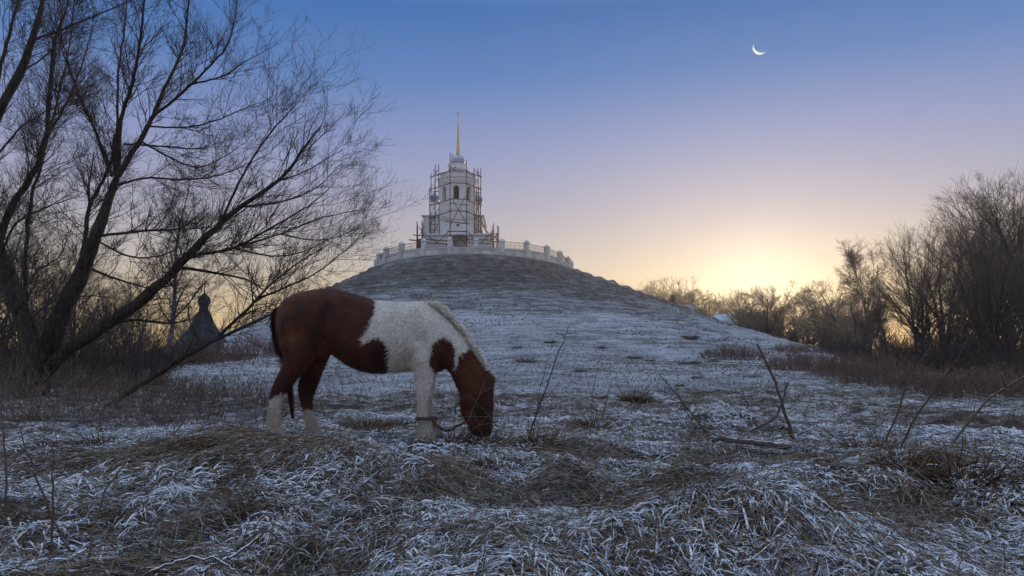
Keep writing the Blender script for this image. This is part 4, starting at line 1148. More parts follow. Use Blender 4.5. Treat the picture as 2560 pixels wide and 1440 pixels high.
frosted('russet', (0.13, 0.08, 0.06), (0.30, 0.20, 0.145), 0.75, 1.1, 0.5, 5, True, (0.5, 0.48, 0.48))
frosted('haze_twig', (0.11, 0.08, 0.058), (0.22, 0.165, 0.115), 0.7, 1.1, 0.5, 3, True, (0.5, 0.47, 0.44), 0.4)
rng = np.random.default_rng(11)
W = 12.5
willow = [
    ([(86, 1010, W), (94, 935, W), (124, 860, W), (152, 785, W), (181, 729, W), (210, 665, W), (233, 609, W), (258, 538, W), (284, 465, W), (296, 432, W)], 76, 28),     # trunk
    ([(296, 440, W), (286, 425, W + .1), (293, 301, W + .3), (297, 172, W + .5), (314, 43, W + .6), (322, -90, W + .8)], 12, 5),
    ([(295, 440, W), (303, 301, W - .1), (331, 207, W - .3), (349, 108, W - .5), (364, -20, W - .6), (380, -150, W - .7)], 15, 6),
    ([(296, 440, W), (327, 387, W), (370, 318, W + .1), (387, 280, W + .1), (413, 215, W + .2), (456, 120, W + .3), (474, -20, W + .5), (490, -130, W + .6)], 19, 6),
    ([(384, 288, W), (430, 254, W - .2), (478, 211, W - .4), (529, 159, W - .7), (573, 103, W - .9), (596, -10, W - 1.1)], 11, 4),
    ([(478, 211, W - .4), (560, 189, W - .3), (611, 155, W - .3), (680, 118, W - .2)], 7, 2),
    ([(292, 462, W), (366, 446, W - .3), (474, 448, W - .8), (560, 435, W - 1.1), (640, 400, W - 1.3)], 9, 3),
    ([(350, 352, W), (430, 396, W + .5), (495, 418, W + .8), (560, 392, W + 1.1), (620, 350, W + 1.2)], 7, 3),
    ([(310, 360, W), (409, 366, W + .3), (504, 372, W + .8), (552, 350, W + 1.0)], 7, 3),
    ([(376, 316, W), (465, 318, W - .4), (538, 301, W - .7), (603, 275, W - 1.0), (670, 250, W - 1.2)], 7, 3),
    ([(246, 590, W), (344, 579, W - .5), (452, 573, W - 1.0), (530, 568, W - 1.3)], 11, 5),
    ([(190, 720, W), (211, 611, W + .3), (224, 517, W + .4), (250, 465, W + .3), (278, 405, W + .1), (285, 330, W)], 17, 9),
    ([(280, 440, W), (224, 301, W + .5), (172, 172, W + .9), (146, 86, W + 1.1), (128, -60, W + 1.3)], 9, 4),
    ([(277, 420, W), (240, 330, W - .4), (194, 224, W - .7), (155, 95, W - .9), (150, -20, W - 1.0)], 8, 4),
    ([(224, 520, W + .4), (222, 470, W + .6), (228, 425, W + .8), (236, 380, W + 1.0)], 9, 3),
    # the long limb low to the right
    ([(110, 930, W), (180, 868, W - .1), (262, 815, W - .2), (322, 774, W - .3), (375, 732, W - .4), (424, 687, W - .5), (457, 650, W - .6), (506, 601, W - .7), (555, 556, W - .8), (598, 517, W - .9), (697, 452, W - 1.1), (753, 379, W - 1.2), (805, 310, W - 1.3)], 44, 5),
    ([(457, 652, W - .6), (502, 635, W - .9), (585, 620, W - 1.2), (675, 571, W - 1.5), (770, 515, W - 1.8), (840, 455, W - 2)], 12, 3),
    ([(447, 668, W - .6), (525, 680, W - .3), (615, 699, W - .1), (672, 735, W)], 11, 4),
    ([(551, 556, W - .8), (611, 430, W - .9), (667, 344, W - 1.0), (727, 275, W - 1.1), (760, 235, W - 1.1)], 9, 3),
    ([(470, 640, W - .6), (560, 625, W - .2), (700, 585, W + .1), (800, 545, W + .3), (905, 525, W + .4)], 9, 3),
    ([(598, 517, W - .9), (700, 505, W - .6), (790, 470, W - .4), (850, 410, W - .3)], 8, 3),
    ([(190, 862, W), (240, 822, W + .4), (330, 800, W + .8), (420, 808, W + 1.2), (490, 796, W + 1.5)], 15, 5),
    ([(697, 452, W - 1.1), (760, 430, W - 1.0), (820, 395, W - .9), (862, 372, W - .9)], 6, 2),
    # the lowest branch, sweeping up behind the horse's rump
    ([(215, 1050, W - .5), (300, 998, W - .6), (350, 962, W - .65), (397, 935, W - .7), (450, 901, W - .8), (525, 856, W - .9), (600, 792, W - 1.0), (645, 747, W - 1.0), (690, 700, W - 1.1), (750, 654, W - 1.2), (830, 605, W - 1.3)], 19, 4),
    ([(525, 856, W - .9), (600, 822, W - 1.2), (686, 781, W - 1.5), (740, 745, W - 1.7)], 13, 4),
    ([(645, 747, W - 1.0), (720, 715, W - .8), (787, 684, W - .7), (870, 620, W - .6), (915, 572, W - .6)], 8, 2),
    ([(600, 792, W - 1.0), (650, 770, W - .7), (705, 757, W - .5)], 6, 3),
    ([(505, 870, W - .8), (470, 780, W - .4), (500, 720, W - .1), (560, 668, W + .2)], 6, 2),
    ([(700, 585, W + .1), (780, 600, W + .2), (850, 590, W + .3), (930, 545, W + .4)], 5, 2),
    ([(585, 620, W - 1.2), (680, 640, W - 1.0), (770, 625, W - .9), (860, 575, W - .8)], 6, 2),
    ([(210, 665, W), (300, 700, W + .9), (390, 720, W + 1.6), (480, 700, W + 2.2)], 9, 3),
    ([(240, 600, W), (320, 640, W - .7), (400, 640, W - 1.3), (480, 600, W - 1.8)], 8, 3),
]
b0 = P(100, 1000, W); b0[2] = float(ground(b0[0], b0[1]))
t1, n1 = traced_tree('willow_tree', 'big leaning bare willow on the left whose low limbs reach behind the horse', willow, [0, 15], b0, rng, 1.3)
V_ = 12.0
willow2 = [
    ([(40, 1000, V_), (70, 930, V_), (66, 830, V_), (40, 740, V_), (8, 660, V_), (-20, 590, V_), (-30, 450, V_), (-22, 330, V_), (47, 181, V_), (82, 99, V_), (108, -10, V_), (120, -120, V_)], 62, 12),
    ([(-20, 340, V_), (-12, 230, V_ + .4), (26, 77, V_ + .7), (47, -10, V_ + .9), (70, -150, V_ + 1)], 15, 8),
    ([(30, 760, V_ + .2), (-4, 640, V_ + .5), (26, 517, V_ + .7), (86, 430, V_ + .8), (116, 344, V_ + .8), (125, 241, V_ + .8), (138, 108, V_ + .8), (168, 10, V_ + .8), (190, -100, V_ + .8)], 26, 7),
    ([(82, 100, V_), (146, 77, V_ - .5), (237, 39, V_ - 1), (330, 2, V_ - 1.4)], 9, 4),
    ([(60, 860, V_ + .5), (65, 616, V_ + .9), (77, 517, V_ + 1), (108, 387, V_ + 1.1), (142, 258, V_ + 1.2), (172, 129, V_ + 1.3), (188, -20, V_ + 1.4)], 13, 5),
    ([(47, 181, V_), (100, 150, V_ + .6), (150, 100, V_ + 1.0), (190, 40, V_ + 1.3)], 7, 3),
    ([(0, 640, V_), (40, 560, V_ - .6), (110, 520, V_ - 1.2), (200, 490, V_ - 1.7)], 9, 3),
    ([(116, 344, V_ + .8), (170, 250, V_ + 1.1), (215, 130, V_ + 1.5), (240, 10, V_ + 1.8)], 8, 3),
    ([(-25, 420, V_), (40, 330, V_ - .8), (95, 290, V_ - 1.4), (150, 260, V_ - 2)], 8, 3),
    ([(20, 530, V_ + .7), (60, 470, V_ + 1.4), (70, 400, V_ + 2), (50, 310, V_ + 2.5)], 8, 3),
    ([(60, 820, V_), (120, 760, V_ + 1.0), (200, 740, V_ + 1.8), (290, 745, V_ + 2.5)], 9, 3),
    ([(50, 760, V_), (90, 680, V_ + 1.0), (150, 640, V_ + 2), (170, 580, V_ + 2.6)], 9, 3),
]
b1 = P(45, 1000, V_); b1[2] = float(ground(b1[0], b1[1]))
t2, n2 = traced_tree('willow_tree', 'dark bare willow at the left edge with stems rising out of the picture', willow2, [0, 2], b1, rng, 1.25)

# generic bare trees: trunk + crown meshes in local coordinates, shared between copies
def env_len(S, D, C, r):
    """distance along D to the crown envelope (ellipsoid)"""
    p_ = (S - C) / r; d_ = D / r
    a_ = (d_ * d_).sum(1); b_ = (p_ * d_).sum(1); c_ = (p_ * p_).sum(1) - 1
    q = b_ * b_ - a_ * c_
    return np.where(q > 0, (-b_ + np.sqrt(np.maximum(q, 0))) / a_, .0)
def bare_tree(seed, H, spread=.42, stems=1, ang=(.30, .75), up=.5, tipr=.010, dens=1.0, trunk_r=None, t0=.22, droop=0.0, fin=.05, low=.12):
    rng = np.random.default_rng(seed)
    tr = trunk_r or H * .016
    C = np.array([0, 0, H * (1 + low) / 2]); er = np.array([spread * H, spread * H, H * (1 - low) / 2])
    S = np.zeros((stems, 3)); S[:, :2] = rng.normal(0, .012 * (stems > 1) * H, (stems, 2)); S[:, 2] = -.25
    az = np.arange(stems) * 2.4 + rng.uniform(0, 6); ln = np.linspace(.06, .42, stems) if stems > 1 else np.array([.03])
    D = np.stack([np.cos(az) * ln, np.sin(az) * ln, np.ones(stems)], 1)
    P0, R0 = grow(S, D, np.full(stems, H * .9) * (1 - .3 * ln / .42 * (stems > 1)), np.full(stems, tr), 14, rng, .15, .06, .12)
    n1 = int(30 * dens / stems ** .5)
    S, D, L, R = spawn(P0, R0, n1, rng, t0, .99, ang[0], ang[1], 0, 0, .55)
    L = np.clip(env_len(S, nrm(D), C, er), .04 * H, spread * H * 1.3) * rng.uniform(.55, 1.0, len(S))
    P1, R1 = grow(S, D, L, np.clip(R, tipr * 1.2, tr * .5), 7, rng, up, .10, .25)
    S, D, L, R = spawn(P1, R1, int(10 * dens), rng, .15, 1, .35, 1.0, .3, .65, .6, .3)
    L = np.minimum(np.maximum(L, H * .06), np.maximum(env_len(S, nrm(D), C, er) * 1.1, H * .03))
    P2, R2 = grow(S, D, L, np.clip(R, tipr * .8, tipr * 1.6), 4, rng, up, .13, .5, droop)
    S, D, L, R = spawn(P2, R2, int(9 * dens), rng, .05, 1, .35, 1.0, .3, .7, .8, .2)
    L = np.clip(L, H * fin * .7, H * fin * 1.8)
    P3, R3 = grow(S, D, L, np.clip(R, tipr * .7, tipr), 3, rng, up * .8, .14, .6, droop * 1.5)
    tv, tq = tubes(P0, R0, 8)
    V, Q, tt = crown_mesh('c', [(P1, R1, 3), (P2, R2, 2), (P3, R3, 2)], rng)
    return mesh_np('trunk', tv, tq, smoothed=True), mesh_np('crown', V, Q, {'tint': tt})
def spruce(seed, H):
    rng = np.random.default_rng(seed)
    P0, R0 = grow(np.array([[0, 0, -.2]]), np.array([[0, 0, 1.0]]), np.array([H]), np.array([H * .018]), 10, rng, 0, .01, .1)
    S, D, L, R = spawn(P0, R0, 130, rng, .08, .99, 1.35, 1.75, 0, 0, .4)
    L = H * .24 * (1.05 - S[:, 2] / H) * rng.uniform(.8, 1.1, len(S)); D[:, 2] = .12
    P1, R1 = grow(S, D, L, np.full(len(S), .03), 6, rng, .35, .03, .3, .55)
    S, D, L, R = spawn(P1, R1, 16, rng, .1, 1, .5, 1.0, .15, .35, .8, .2)
    P2, R2 = grow(S, D, np.clip(L, .12, .6), np.full(len(S), .035), 3, rng, -.5, .05, .4)
    tv, tq = tubes(P0, R0, 8)
    V, Q, tt = crown_mesh('c', [(P1, R1, 3), (P2, R2, 3)], rng)
    return mesh_np('trunk', tv, tq), mesh_np('crown', V, Q, {'tint': tt})
def put_tree(name, meshes, loc, s, rz, label, group=None, bark='bark', twig='twig', cat='tree', sx=1.0):
    t = thing(name, loc, label, cat, group, rz)
    t.scale = (s * sx, s * sx, s)
    for nm, me, mt in (('trunk', meshes[0], bark), ('crown', meshes[1], twig)):
        if len(me.materials) == 0: me.materials.append(M[mt])
        add(nm, me, None, t)
    return t
# birch behind the willow
c = P(418, HOR, 34.0); gz = float(ground(c[0], c[1]))
H = (float(P(418, 385, 34)[2]) - gz)
put_tree('birch_tree', bare_tree(21, H, .17, 1, (.5, .95), .35, .006, 1.1, .14, .22, 1.0, .055), (c[0], c[1], gz), 1.0, 0.6, 'slender birch with drooping twigs standing behind the big willow', None, 'birch_bark', 'twig', 'tree')

BIG = [bare_tree(31, 10, .48, 4, (.35, 1.0), .25, .006, 1.02), bare_tree(32, 10, .44, 3, (.4, 1.0), .25, .006, 1.1), bare_tree(33, 10, .46, 5, (.35, .95), .25, .006, 1.1)]
TALL = [bare_tree(41, 10, .20, 1, (.35, .8), .3, .007, 1.3, .10, .16), bare_tree(42, 10, .19, 2, (.35, .75), .35, .007, 1.1, .10, .14)]
FAR = [bare_tree(51, 10, .44, 3, (.45, 1.15), .12, .014, 1.02, .20, .20, 0, .06), bare_tree(52, 10, .46, 2, (.5, 1.2), .12, .014, 1.15, .20, .15, 0, .06), bare_tree(53, 10, .55, 5, (.4, 1.1), .12, .014, .9, .16, .08, 0, .06)]
SPR = spruce(61, 10)
def at_px(u, top, Y, meshes, name, label, group, rz, twig='twig', bark='bark', sx=1.0, native=10):
    x = P(u, HOR, Y)[0]; gz = float(base_h(x, Y)); h = float(P(u, top, Y)[2]) - gz
    return put_tree(name, meshes, (x, Y, gz), h / native, rz, label, group, bark, twig, 'tree', sx)
G1 = 'tall bare trees on the right'
for (u, top, Y, me, rz, lab, sx) in [
        (2590, 405, 27, BIG[0], .2, 'tallest bare tree, dark, at the right edge of the picture', 1.0),
        (2470, 470, 31, BIG[1], 1.9, 'dark bare tree left of the tallest tree at the right edge', 1.0),
        (2360, 545, 34, BIG[2], 4.0, 'wide bare tree with limbs leaning left over the right thicket', 1.05),
        (2300, 570, 44, BIG[1], 2.6, 'bare tree between the wide leaning tree and the tall pale birches', .9),
        (2480, 560, 24, BIG[2], 2.2, 'low spreading bare tree in front of the trees at the right edge', 1.0),
        (2215, 588, 52, TALL[1], .8, 'tall upright birch, right one of the pair above the thicket', 1.0),
        (2165, 578, 56, TALL[0], 2.1, 'tall upright birch, left one of the pair above the thicket', 1.1),
        (2570, 500, 36, BIG[1], 5.1, 'bare tree partly hidden behind the tallest tree at the right edge', 1.0)]:
    at_px(u, top, Y, me, 'bare_tree' if me not in TALL else 'birch_tree', lab, G1, rz, 'haze_twig', 'bark' if me not in TALL else 'birch_bark', sx)
G2 = 'frosty trees along the horizon'
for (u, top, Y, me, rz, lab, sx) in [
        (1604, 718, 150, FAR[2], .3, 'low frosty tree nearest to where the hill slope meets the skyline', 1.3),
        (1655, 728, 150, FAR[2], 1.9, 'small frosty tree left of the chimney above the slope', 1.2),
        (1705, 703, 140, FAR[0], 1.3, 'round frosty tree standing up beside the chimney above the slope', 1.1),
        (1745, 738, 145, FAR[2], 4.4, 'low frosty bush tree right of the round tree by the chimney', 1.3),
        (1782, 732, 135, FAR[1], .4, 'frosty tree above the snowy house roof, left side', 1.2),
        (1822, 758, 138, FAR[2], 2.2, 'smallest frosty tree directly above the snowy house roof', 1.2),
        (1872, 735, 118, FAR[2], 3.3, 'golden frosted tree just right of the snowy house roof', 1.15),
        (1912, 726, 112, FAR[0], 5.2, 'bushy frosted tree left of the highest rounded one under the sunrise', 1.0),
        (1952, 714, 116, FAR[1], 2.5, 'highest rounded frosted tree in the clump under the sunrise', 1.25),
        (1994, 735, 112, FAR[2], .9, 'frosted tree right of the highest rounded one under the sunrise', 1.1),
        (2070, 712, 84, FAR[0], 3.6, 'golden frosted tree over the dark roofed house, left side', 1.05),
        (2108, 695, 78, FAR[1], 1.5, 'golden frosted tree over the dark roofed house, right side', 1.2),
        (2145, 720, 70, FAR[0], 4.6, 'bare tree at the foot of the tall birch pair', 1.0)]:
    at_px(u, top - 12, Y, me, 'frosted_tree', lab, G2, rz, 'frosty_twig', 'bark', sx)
at_px(2036, 748, 100, SPR, 'spruce_tree', 'single dark spruce between the frosted trees near the dark roof', None, 0, 'twig', 'bark', .9)
G3 = 'bare trees behind the left willows'
for (u, top, Y, me, rz, lab, sx) in [
        (60, 560, 26, BIG[0], 3.0, 'bare tree behind the dark willow at the left edge', 1.1),
        (190, 630, 30, BIG[2], 1.0, 'bare tree behind the trunk of the big leaning willow', 1.1),
        (-60, 480, 24, BIG[1], 2.0, 'bare tree cut by the left edge behind the dark willow', 1.1),
        (320, 700, 38, BIG[1], 5.0, 'low bare tree left of the slender birch', 1.1),
        (610, 770, 70, FAR[2], 1.0, 'small bare tree between the chapel and the hill', 1.3),
        (470, 760, 75, FAR[0], 2.0, 'small bare tree beside the chapel roof, left side', 1.2)]:
    at_px(u, top, Y, me, 'bare_tree', lab, G3, rz, 'twig', 'bark', sx)

# ------------------------------------------------------------------ shrubs
def shrub(seed, n, H, rx, twigs=5, lean=.35, r=.006):
    rng = np.random.default_rng(seed)
    a = rng.uniform(0, 2 * math.pi, n); q = np.sqrt(rng.random(n)) * rx
    S = np.stack([np.cos(a) * q, np.sin(a) * q, np.full(n, -.12)], 1)
    D = nrm(np.stack([np.cos(a) * q / rx * lean, np.sin(a) * q / rx * lean, np.ones(n)], 1) + rng.normal(0, .16, (n, 3)))
    L = env_len(S, D, np.zeros(3), np.array([rx * 1.15, rx * 1.15, H])) * rng.uniform(.6, 1.02, n)
    P0, R0 = grow(S, D, L, np.full(n, r * 1.3), 6, rng, .1, .10, .4)
    S, D, L, R = spawn(P0, R0, twigs, rng, .2, 1, .3, .8, .25, .55, .8, .3)
    P1, R1 = grow(S, D, L, np.full(len(S), r * .75), 4, rng, .25, .12, .5)
    S, D, L, R = spawn(P1, R1, 3, rng, .2, 1, .3, .8, .3, .7, .8, .3)
    P2, R2 = grow(S, D, L, np.full(len(S), r * .6), 3, rng, .25, .12, .6)
    V, Q, tt = crown_mesh('s', [(P0, R0, 3), (P1, R1, 2), (P2, R2, 2)], rng)
    return mesh_np('stems', V, Q, {'tint': tt})
SH = [shrub(71, 330, 1.6, 2.0, 5, .45, .008), shrub(72, 300, 1.5, 1.8, 5, .5, .008), shrub(73, 170, 3.0, 1.9, 8, .8, .008), shrub(74, 160, 3.2, 2.0, 8, .9, .008)]
for me in SH[:2]: me.materials.append(M['russet'])
for me in SH[2:]: me.materials.append(M['twig'])
def put_shrub(name, me, p, s, rz, label, group, sz=1.0, sx=1.0):
    o = add(name, me, None, None, p); o.rotation_euler = (0, 0, rz); o.scale = (s * sx, s, s * sz)
    return tag(o, label, 'shrub', group)
def px_scale(p): return p[1] / F
p = hit(1830, 897); put_shrub('shrub', SH[0], p, 78 * px_scale(p) / 2.0, .4, 'rounded brown shrub alone on the lower hill slope', None, .62 * 1.0)
G4 = 'brown brush along the foot of the hill'
for i, (u, v, wpx, hpx, lab) in enumerate([(2010, 925, 90, 52, 'brown brush nearest the lone round shrub on the slope'), (2110, 938, 90, 62, 'brown brush in the middle of the hedge below the right slope'),
                                  (2210, 955, 95, 66, 'brown brush right of the middle of the hedge below the slope'), (2310, 972, 95, 60, 'brown brush at the low right end of the hedge'), (2420, 985, 110, 62, 'brown brush in front of the dark thicket at right'),
                                  (1975, 880, 55, 26, 'small brown brush on the skyline at the end of the slope'), (2520, 985, 100, 70, 'brown brush before the tallest tree at the right edge')]):
    p = hit(u, v); k = px_scale(p); me = SH[i % 2]
    put_shrub('shrub', me, p, wpx * k / 2.0, i * 1.3, lab, G4, (hpx * k / 1.5) / (wpx * k / 2.0))
rng = np.random.default_rng(8)
G5 = 'dense dark thicket under the right trees'
for i, (u, Y, top) in enumerate([(2210, 40, 815), (2270, 34, 810), (2330, 30, 800), (2390, 27, 790), (2450, 25, 775), (2510, 23, 760), (2570, 22, 750), (2180, 48, 820), (2240, 46, 805), (2300, 42, 790), (2370, 38, 775), (2440, 34, 755),
                                 (2510, 32, 740), (2590, 30, 725), (2110, 60, 818), (2060, 70, 815), (2010, 80, 808), (1960, 88, 804), (1910, 96, 804), (1870, 100, 806), (2350, 24, 850), (2430, 21, 850), (2520, 19, 845), (2050, 58, 852), (2120, 50, 855)]):
    x = P(u, HOR, Y)[0]; gz = float(ground(x, Y)); h = float(P(u, top, Y)[2]) - gz
    o = put_shrub('thicket_shrub', SH[2 + i % 2], (x, Y, gz), max(h / 3.3, .5 * h / 2), i * 1.7, 'dark bare shrub in the dense thicket below the right trees', G5, 1.0, 1.25)
G6 = 'undergrowth shrubs below the left willows'
for i, (u, Y, hpx) in enumerate([(30, 15, 210), (110, 17, 220), (200, 18, 190), (290, 20, 170), (380, 26, 110), (-60, 14, 240), (250, 24, 230), (330, 28, 180), (60, 22, 260), (150, 25, 240), (470, 34, 60), (560, 40, 50), (640, 44, 55)]):
    x = P(u, HOR, Y)[0]; gz = float(ground(x, Y)); h = hpx * Y / F
    put_shrub('undergrowth_shrub', SH[2 + i % 2] if hpx > 100 else SH[i % 2], (x, Y, gz), h / (3.3 if hpx > 100 else 1.5), i * 2.1, 'bare twiggy shrub in the dark undergrowth behind the left willows', G6, 1.0, 1.1)
print('twigs', n1, n2)
# ------------------------------------------------------------------ grass, stems, sticks
frosted('pale_stem', (0.09, 0.06, 0.04), (0.30, 0.22, 0.15), 0.70, 1.0, 0.7, 14, 'abs', (0.6, 0.62, 0.68))
rng = np.random.default_rng(77)
def wedge(n, r0, r1, half=39.5, pw=1.0):
    r = (r0 ** (2 * pw) + rng.random(n) * (r1 ** (2 * pw) - r0 ** (2 * pw))) ** (1 / (2 * pw)); a = np.radians(rng.uniform(-half, half, n))
    return r * np.sin(a), r * np.cos(a)
def trodden(x, y):
    """keep mask: the grass under the horse is eaten and trampled short"""
    ins = (np.abs(x + 1.35) < 1.35) & (np.abs(y - 7.0) < .55)
    return ~(ins & (rng.random(len(x)) < .72))
def lodged(x, y, L, k, arch, layer, spread=.6, bendy=.5):
    """blades lying over the ground in combed swirls: centre lines and sideways vectors"""
    n = len(x)
    th = 2 * math.pi * (vnoise(x / 1.1 + 7, y / 1.1, 91) * 1.3 + .25 * vnoise(x / .3, y / .3, 93)) + rng.normal(0, spread, n)
    bend = rng.normal(0, bendy, n)
    s = np.linspace(0, 1, k)
    pts = np.zeros((n, k, 3)); px = x.copy(); py = y.copy()
    for i, si in enumerate(s):
        t = th + bend * si
        if i: px = px + np.cos(t) * L / (k - 1); py = py + np.sin(t) * L / (k - 1)
        pts[:, i, 0] = px; pts[:, i, 1] = py
    g = base_h(pts[:, :, 0], pts[:, :, 1])
    pts[:, :, 2] = g + layer[:, None] + arch[:, None] * np.sin(math.pi * s ** .8)[None] + rng.normal(0, .004, (n, k))
    side = np.stack([-np.sin(th), np.cos(th), rng.normal(0, .45, n)], 1)
    return pts, nrm(side)
def tuft_field(name, label, x, y, L, wd, k, arch, layer, matname, cat=None, tint=None, rough=.25):
    pts, side = lodged(x, y, L, k, arch, layer)
    n = len(x)
    prof = np.interp(np.linspace(0, 1, k), [0, .15, .7, 1], [.6, 1, .9, .15])[None]
    W_ = wd[:, None] * prof * rng.uniform(1 - rough, 1 + rough, (n, k))
    V, Q = ribbons(pts, W_, side)
    t = np.repeat(rng.random(n) if tint is None else tint, k * 2)
    o = add(name, mesh_np(name, V, Q, {'tint': t}), M[matname])
    return tag(o, label, cat, None, 'stuff')
def cover(x, y):
    """snow cover of the foreground, -0.5..0.5: clumps and bare gaps"""
    return fbm(x / .42, y / .42, 95, 3) + .5 * fbm(x / 1.6, y / 1.6, 96, 2)
# straw underneath, long and fine
n = 52000
x, y = wedge(n, 2.3, 10.5, 39, .72)
k_ = trodden(x, y); x, y = x[k_], y[k_]; n = len(x)
tuft_field('dry_grass', 'tangled brown and straw coloured dead grass covering the foreground', x, y, rng.uniform(.10, .46, n), rng.uniform(.0011, .0030, n), 4, rng.uniform(0, .07, n) ** 1.2, rng.uniform(.0, .055, n), 'straw', 'grass', np.clip(rng.normal(.42, .28, n) + .5 * fbm(x / .8, y / .8, 88, 2), 0, 1))
# long fallen stems over the top
n = 9000
x, y = wedge(n, 2.4, 10, 39, .7)
k_ = trodden(x, y); x, y = x[k_], y[k_]; n = len(x)
pts, side = lodged(x, y, rng.uniform(.3, .85, n), 5, rng.uniform(.0, .05, n), rng.uniform(.03, .085, n), 1.6, .2)
V, Q = ribbons(pts, rng.uniform(.0014, .0034, n)[:, None] * np.array([[1, 1, .9, .8, .5]]), side)
o = add('fallen_stems', mesh_np('fallen_stems', V, Q, {'tint': np.repeat(rng.random(n), 10)}), M['straw']); tag(o, 'long fallen grass stems crossing over the frosted mat', 'grass', None, 'stuff')
# matted hay combed down over the mound in front of the horse
n = 3400
x = -2.1 + rng.normal(0, .75, n); y = 5.75 + rng.normal(0, .26, n)
pts, side = lodged(x, y, rng.uniform(.3, .75, n), 5, rng.uniform(.0, .04, n), rng.uniform(.03, .075, n), .3, .25)
th = np.arctan2(-.55 + .5 * (y - 5.6), -1.0 + .9 * (x + 2.05)) + rng.normal(0, .35, n)
L_ = np.linalg.norm(pts[:, 1] - pts[:, 0], axis=1)
for i in range(1, 5):
    pts[:, i, 0] = pts[:, i - 1, 0] + np.cos(th + .1 * i) * L_; pts[:, i, 1] = pts[:, i - 1, 1] + np.sin(th + .1 * i) * L_
s_ = np.linspace(0, 1, 5)
pts[:, :, 2] = base_h(pts[:, :, 0], pts[:, :, 1]) + rng.uniform(.03, .08, n)[:, None] + .02 * np.sin(math.pi * s_)[None]
V, Q = ribbons(pts, rng.uniform(.0016, .0034, n)[:, None] * np.array([[1, 1, .9, .8, .4]]), nrm(np.stack([-np.sin(th), np.cos(th), rng.normal(0, .4, n)], 1)))
o = add('matted_hay', mesh_np('matted_hay', V, Q, {'tint': np.repeat(np.clip(rng.normal(.7, .25, n), 0, 1), 10)}), M['straw']); tag(o, 'matted straw combed over the mound in front of the horse', 'hay', None, 'stuff')
# frost and snow lying along the stems: chunky broken ridges of powder
n = 70000
x, y = wedge(n, 2.3, 10.5, 39, .62)
cv = cover(x, y) + rng.normal(0, .06, n)
keep = (cv > -.05) & trodden(x, y)
x, y, cv = x[keep], y[keep], cv[keep]; n = len(x)
pts, side = lodged(x, y, rng.uniform(.025, .15, n), 4, rng.uniform(0, .02, n), rng.uniform(.014, .066, n), 1.3, .3)
side = nrm(side * np.array([1, 1, .5]))
wd = rng.uniform(.0018, .0068, n) * (.65 + 2.0 * np.clip(cv, 0, .4)) * np.clip(np.hypot(x, y) / 5.2, .62, 1.1)
Wd = wd[:, None] * np.array([[.4, 1, 1, .35]]) * rng.uniform(.3, 1.6, (n, 4))
off = side[:, None, :] * Wd[:, :, None]
mid_ = pts + np.array([0, 0, 1.0]) * (Wd * .9)[:, :, None]
V = np.stack([pts - off, mid_, pts + off], 2).reshape(-1, 3)
idx = np.arange(n * 12).reshape(n, 4, 3)
Q = np.concatenate([np.stack([idx[:, :-1, j], idx[:, :-1, j + 1], idx[:, 1:, j + 1], idx[:, 1:, j]], -1).reshape(-1, 4) for j in (0, 1)])
o = add('snow_on_grass', mesh_np('snow_on_grass', V, Q, {'tint': np.repeat(rng.random(n), 12)}, True), M['snow_blade']); tag(o, 'powder snow caught in ridges along the fallen grass stems', 'snow', None, 'stuff')
# middle of the field
n = 44000
x, y = wedge(n, 8.5, 60, 39, .45)
r = np.hypot(x, y)
hgt = rng.uniform(.03, .12, n) * (1 + .5 * vnoise(x / 2, y / 2, 98))
th = rng.uniform(0, 2 * math.pi, n); ln = rng.uniform(.6, 2.2, n)
g = ground(x, y)
S = np.stack([x, y, g - .01], 1); D = np.stack([np.cos(th) * ln, np.sin(th) * ln, np.ones(n)], 1)
Pn, _ = grow(S, D, hgt * 1.3, np.full(n, .01), 3, rng, -.35, .1, .5)
wd = np.clip(r * .00042, .003, .02)[:, None] * np.array([[.9, 1, .2]])
V, Q = ribbons(Pn, wd, nrm(np.cross(D, rng.normal(0, 1, (n, 3)))))
o = add('field_grass', mesh_np('field_grass', V, Q, {'tint': np.repeat(np.clip(rng.normal(.5, .25, n), 0, 1), 6)}), M['field_straw']); tag(o, 'short frosted dead grass across the field below the hill', 'grass', None, 'stuff')
# coarse tufts on the slope
n = 30000
a = np.radians(rng.uniform(-100, 100, n)); r = 15.5 + 46 * np.sqrt(rng.random(n))
x = HC[0] + r * np.sin(a); y = HC[1] - r * np.cos(a)
keep = fbm(x / 3.0, y / 3.0, 99, 3) + .35 * fbm(x / .9, ground(x, y) * 2.5, 97, 2) > -.02 + .10 * smooth(22, 45, r)
x, y, r = x[keep], y[keep], r[keep]; n = len(x)
S = np.stack([x, y, ground(x, y) - .04], 1); D = np.stack([rng.normal(0, .5, n), -.5 + rng.normal(0, .4, n), np.ones(n)], 1)
Pn, _ = grow(S, D, rng.uniform(.10, .26, n), np.full(n, .02), 3, rng, -.5, .15, .5)
V, Q = ribbons(Pn, np.tile([.03, .034, .01], (n, 1)) * rng.uniform(.5, 1.4, (n, 1)), nrm(np.cross(D, rng.normal(0, 1, (n, 3)))))
o = add('hill_grass', mesh_np('hill_grass', V, Q, {'tint': np.repeat(np.clip(rng.normal(.3, .22, n), 0, 1), 6)}), M['hill_straw']); tag(o, 'rough tufts of dead grass over the hill slope', 'grass', None, 'stuff')

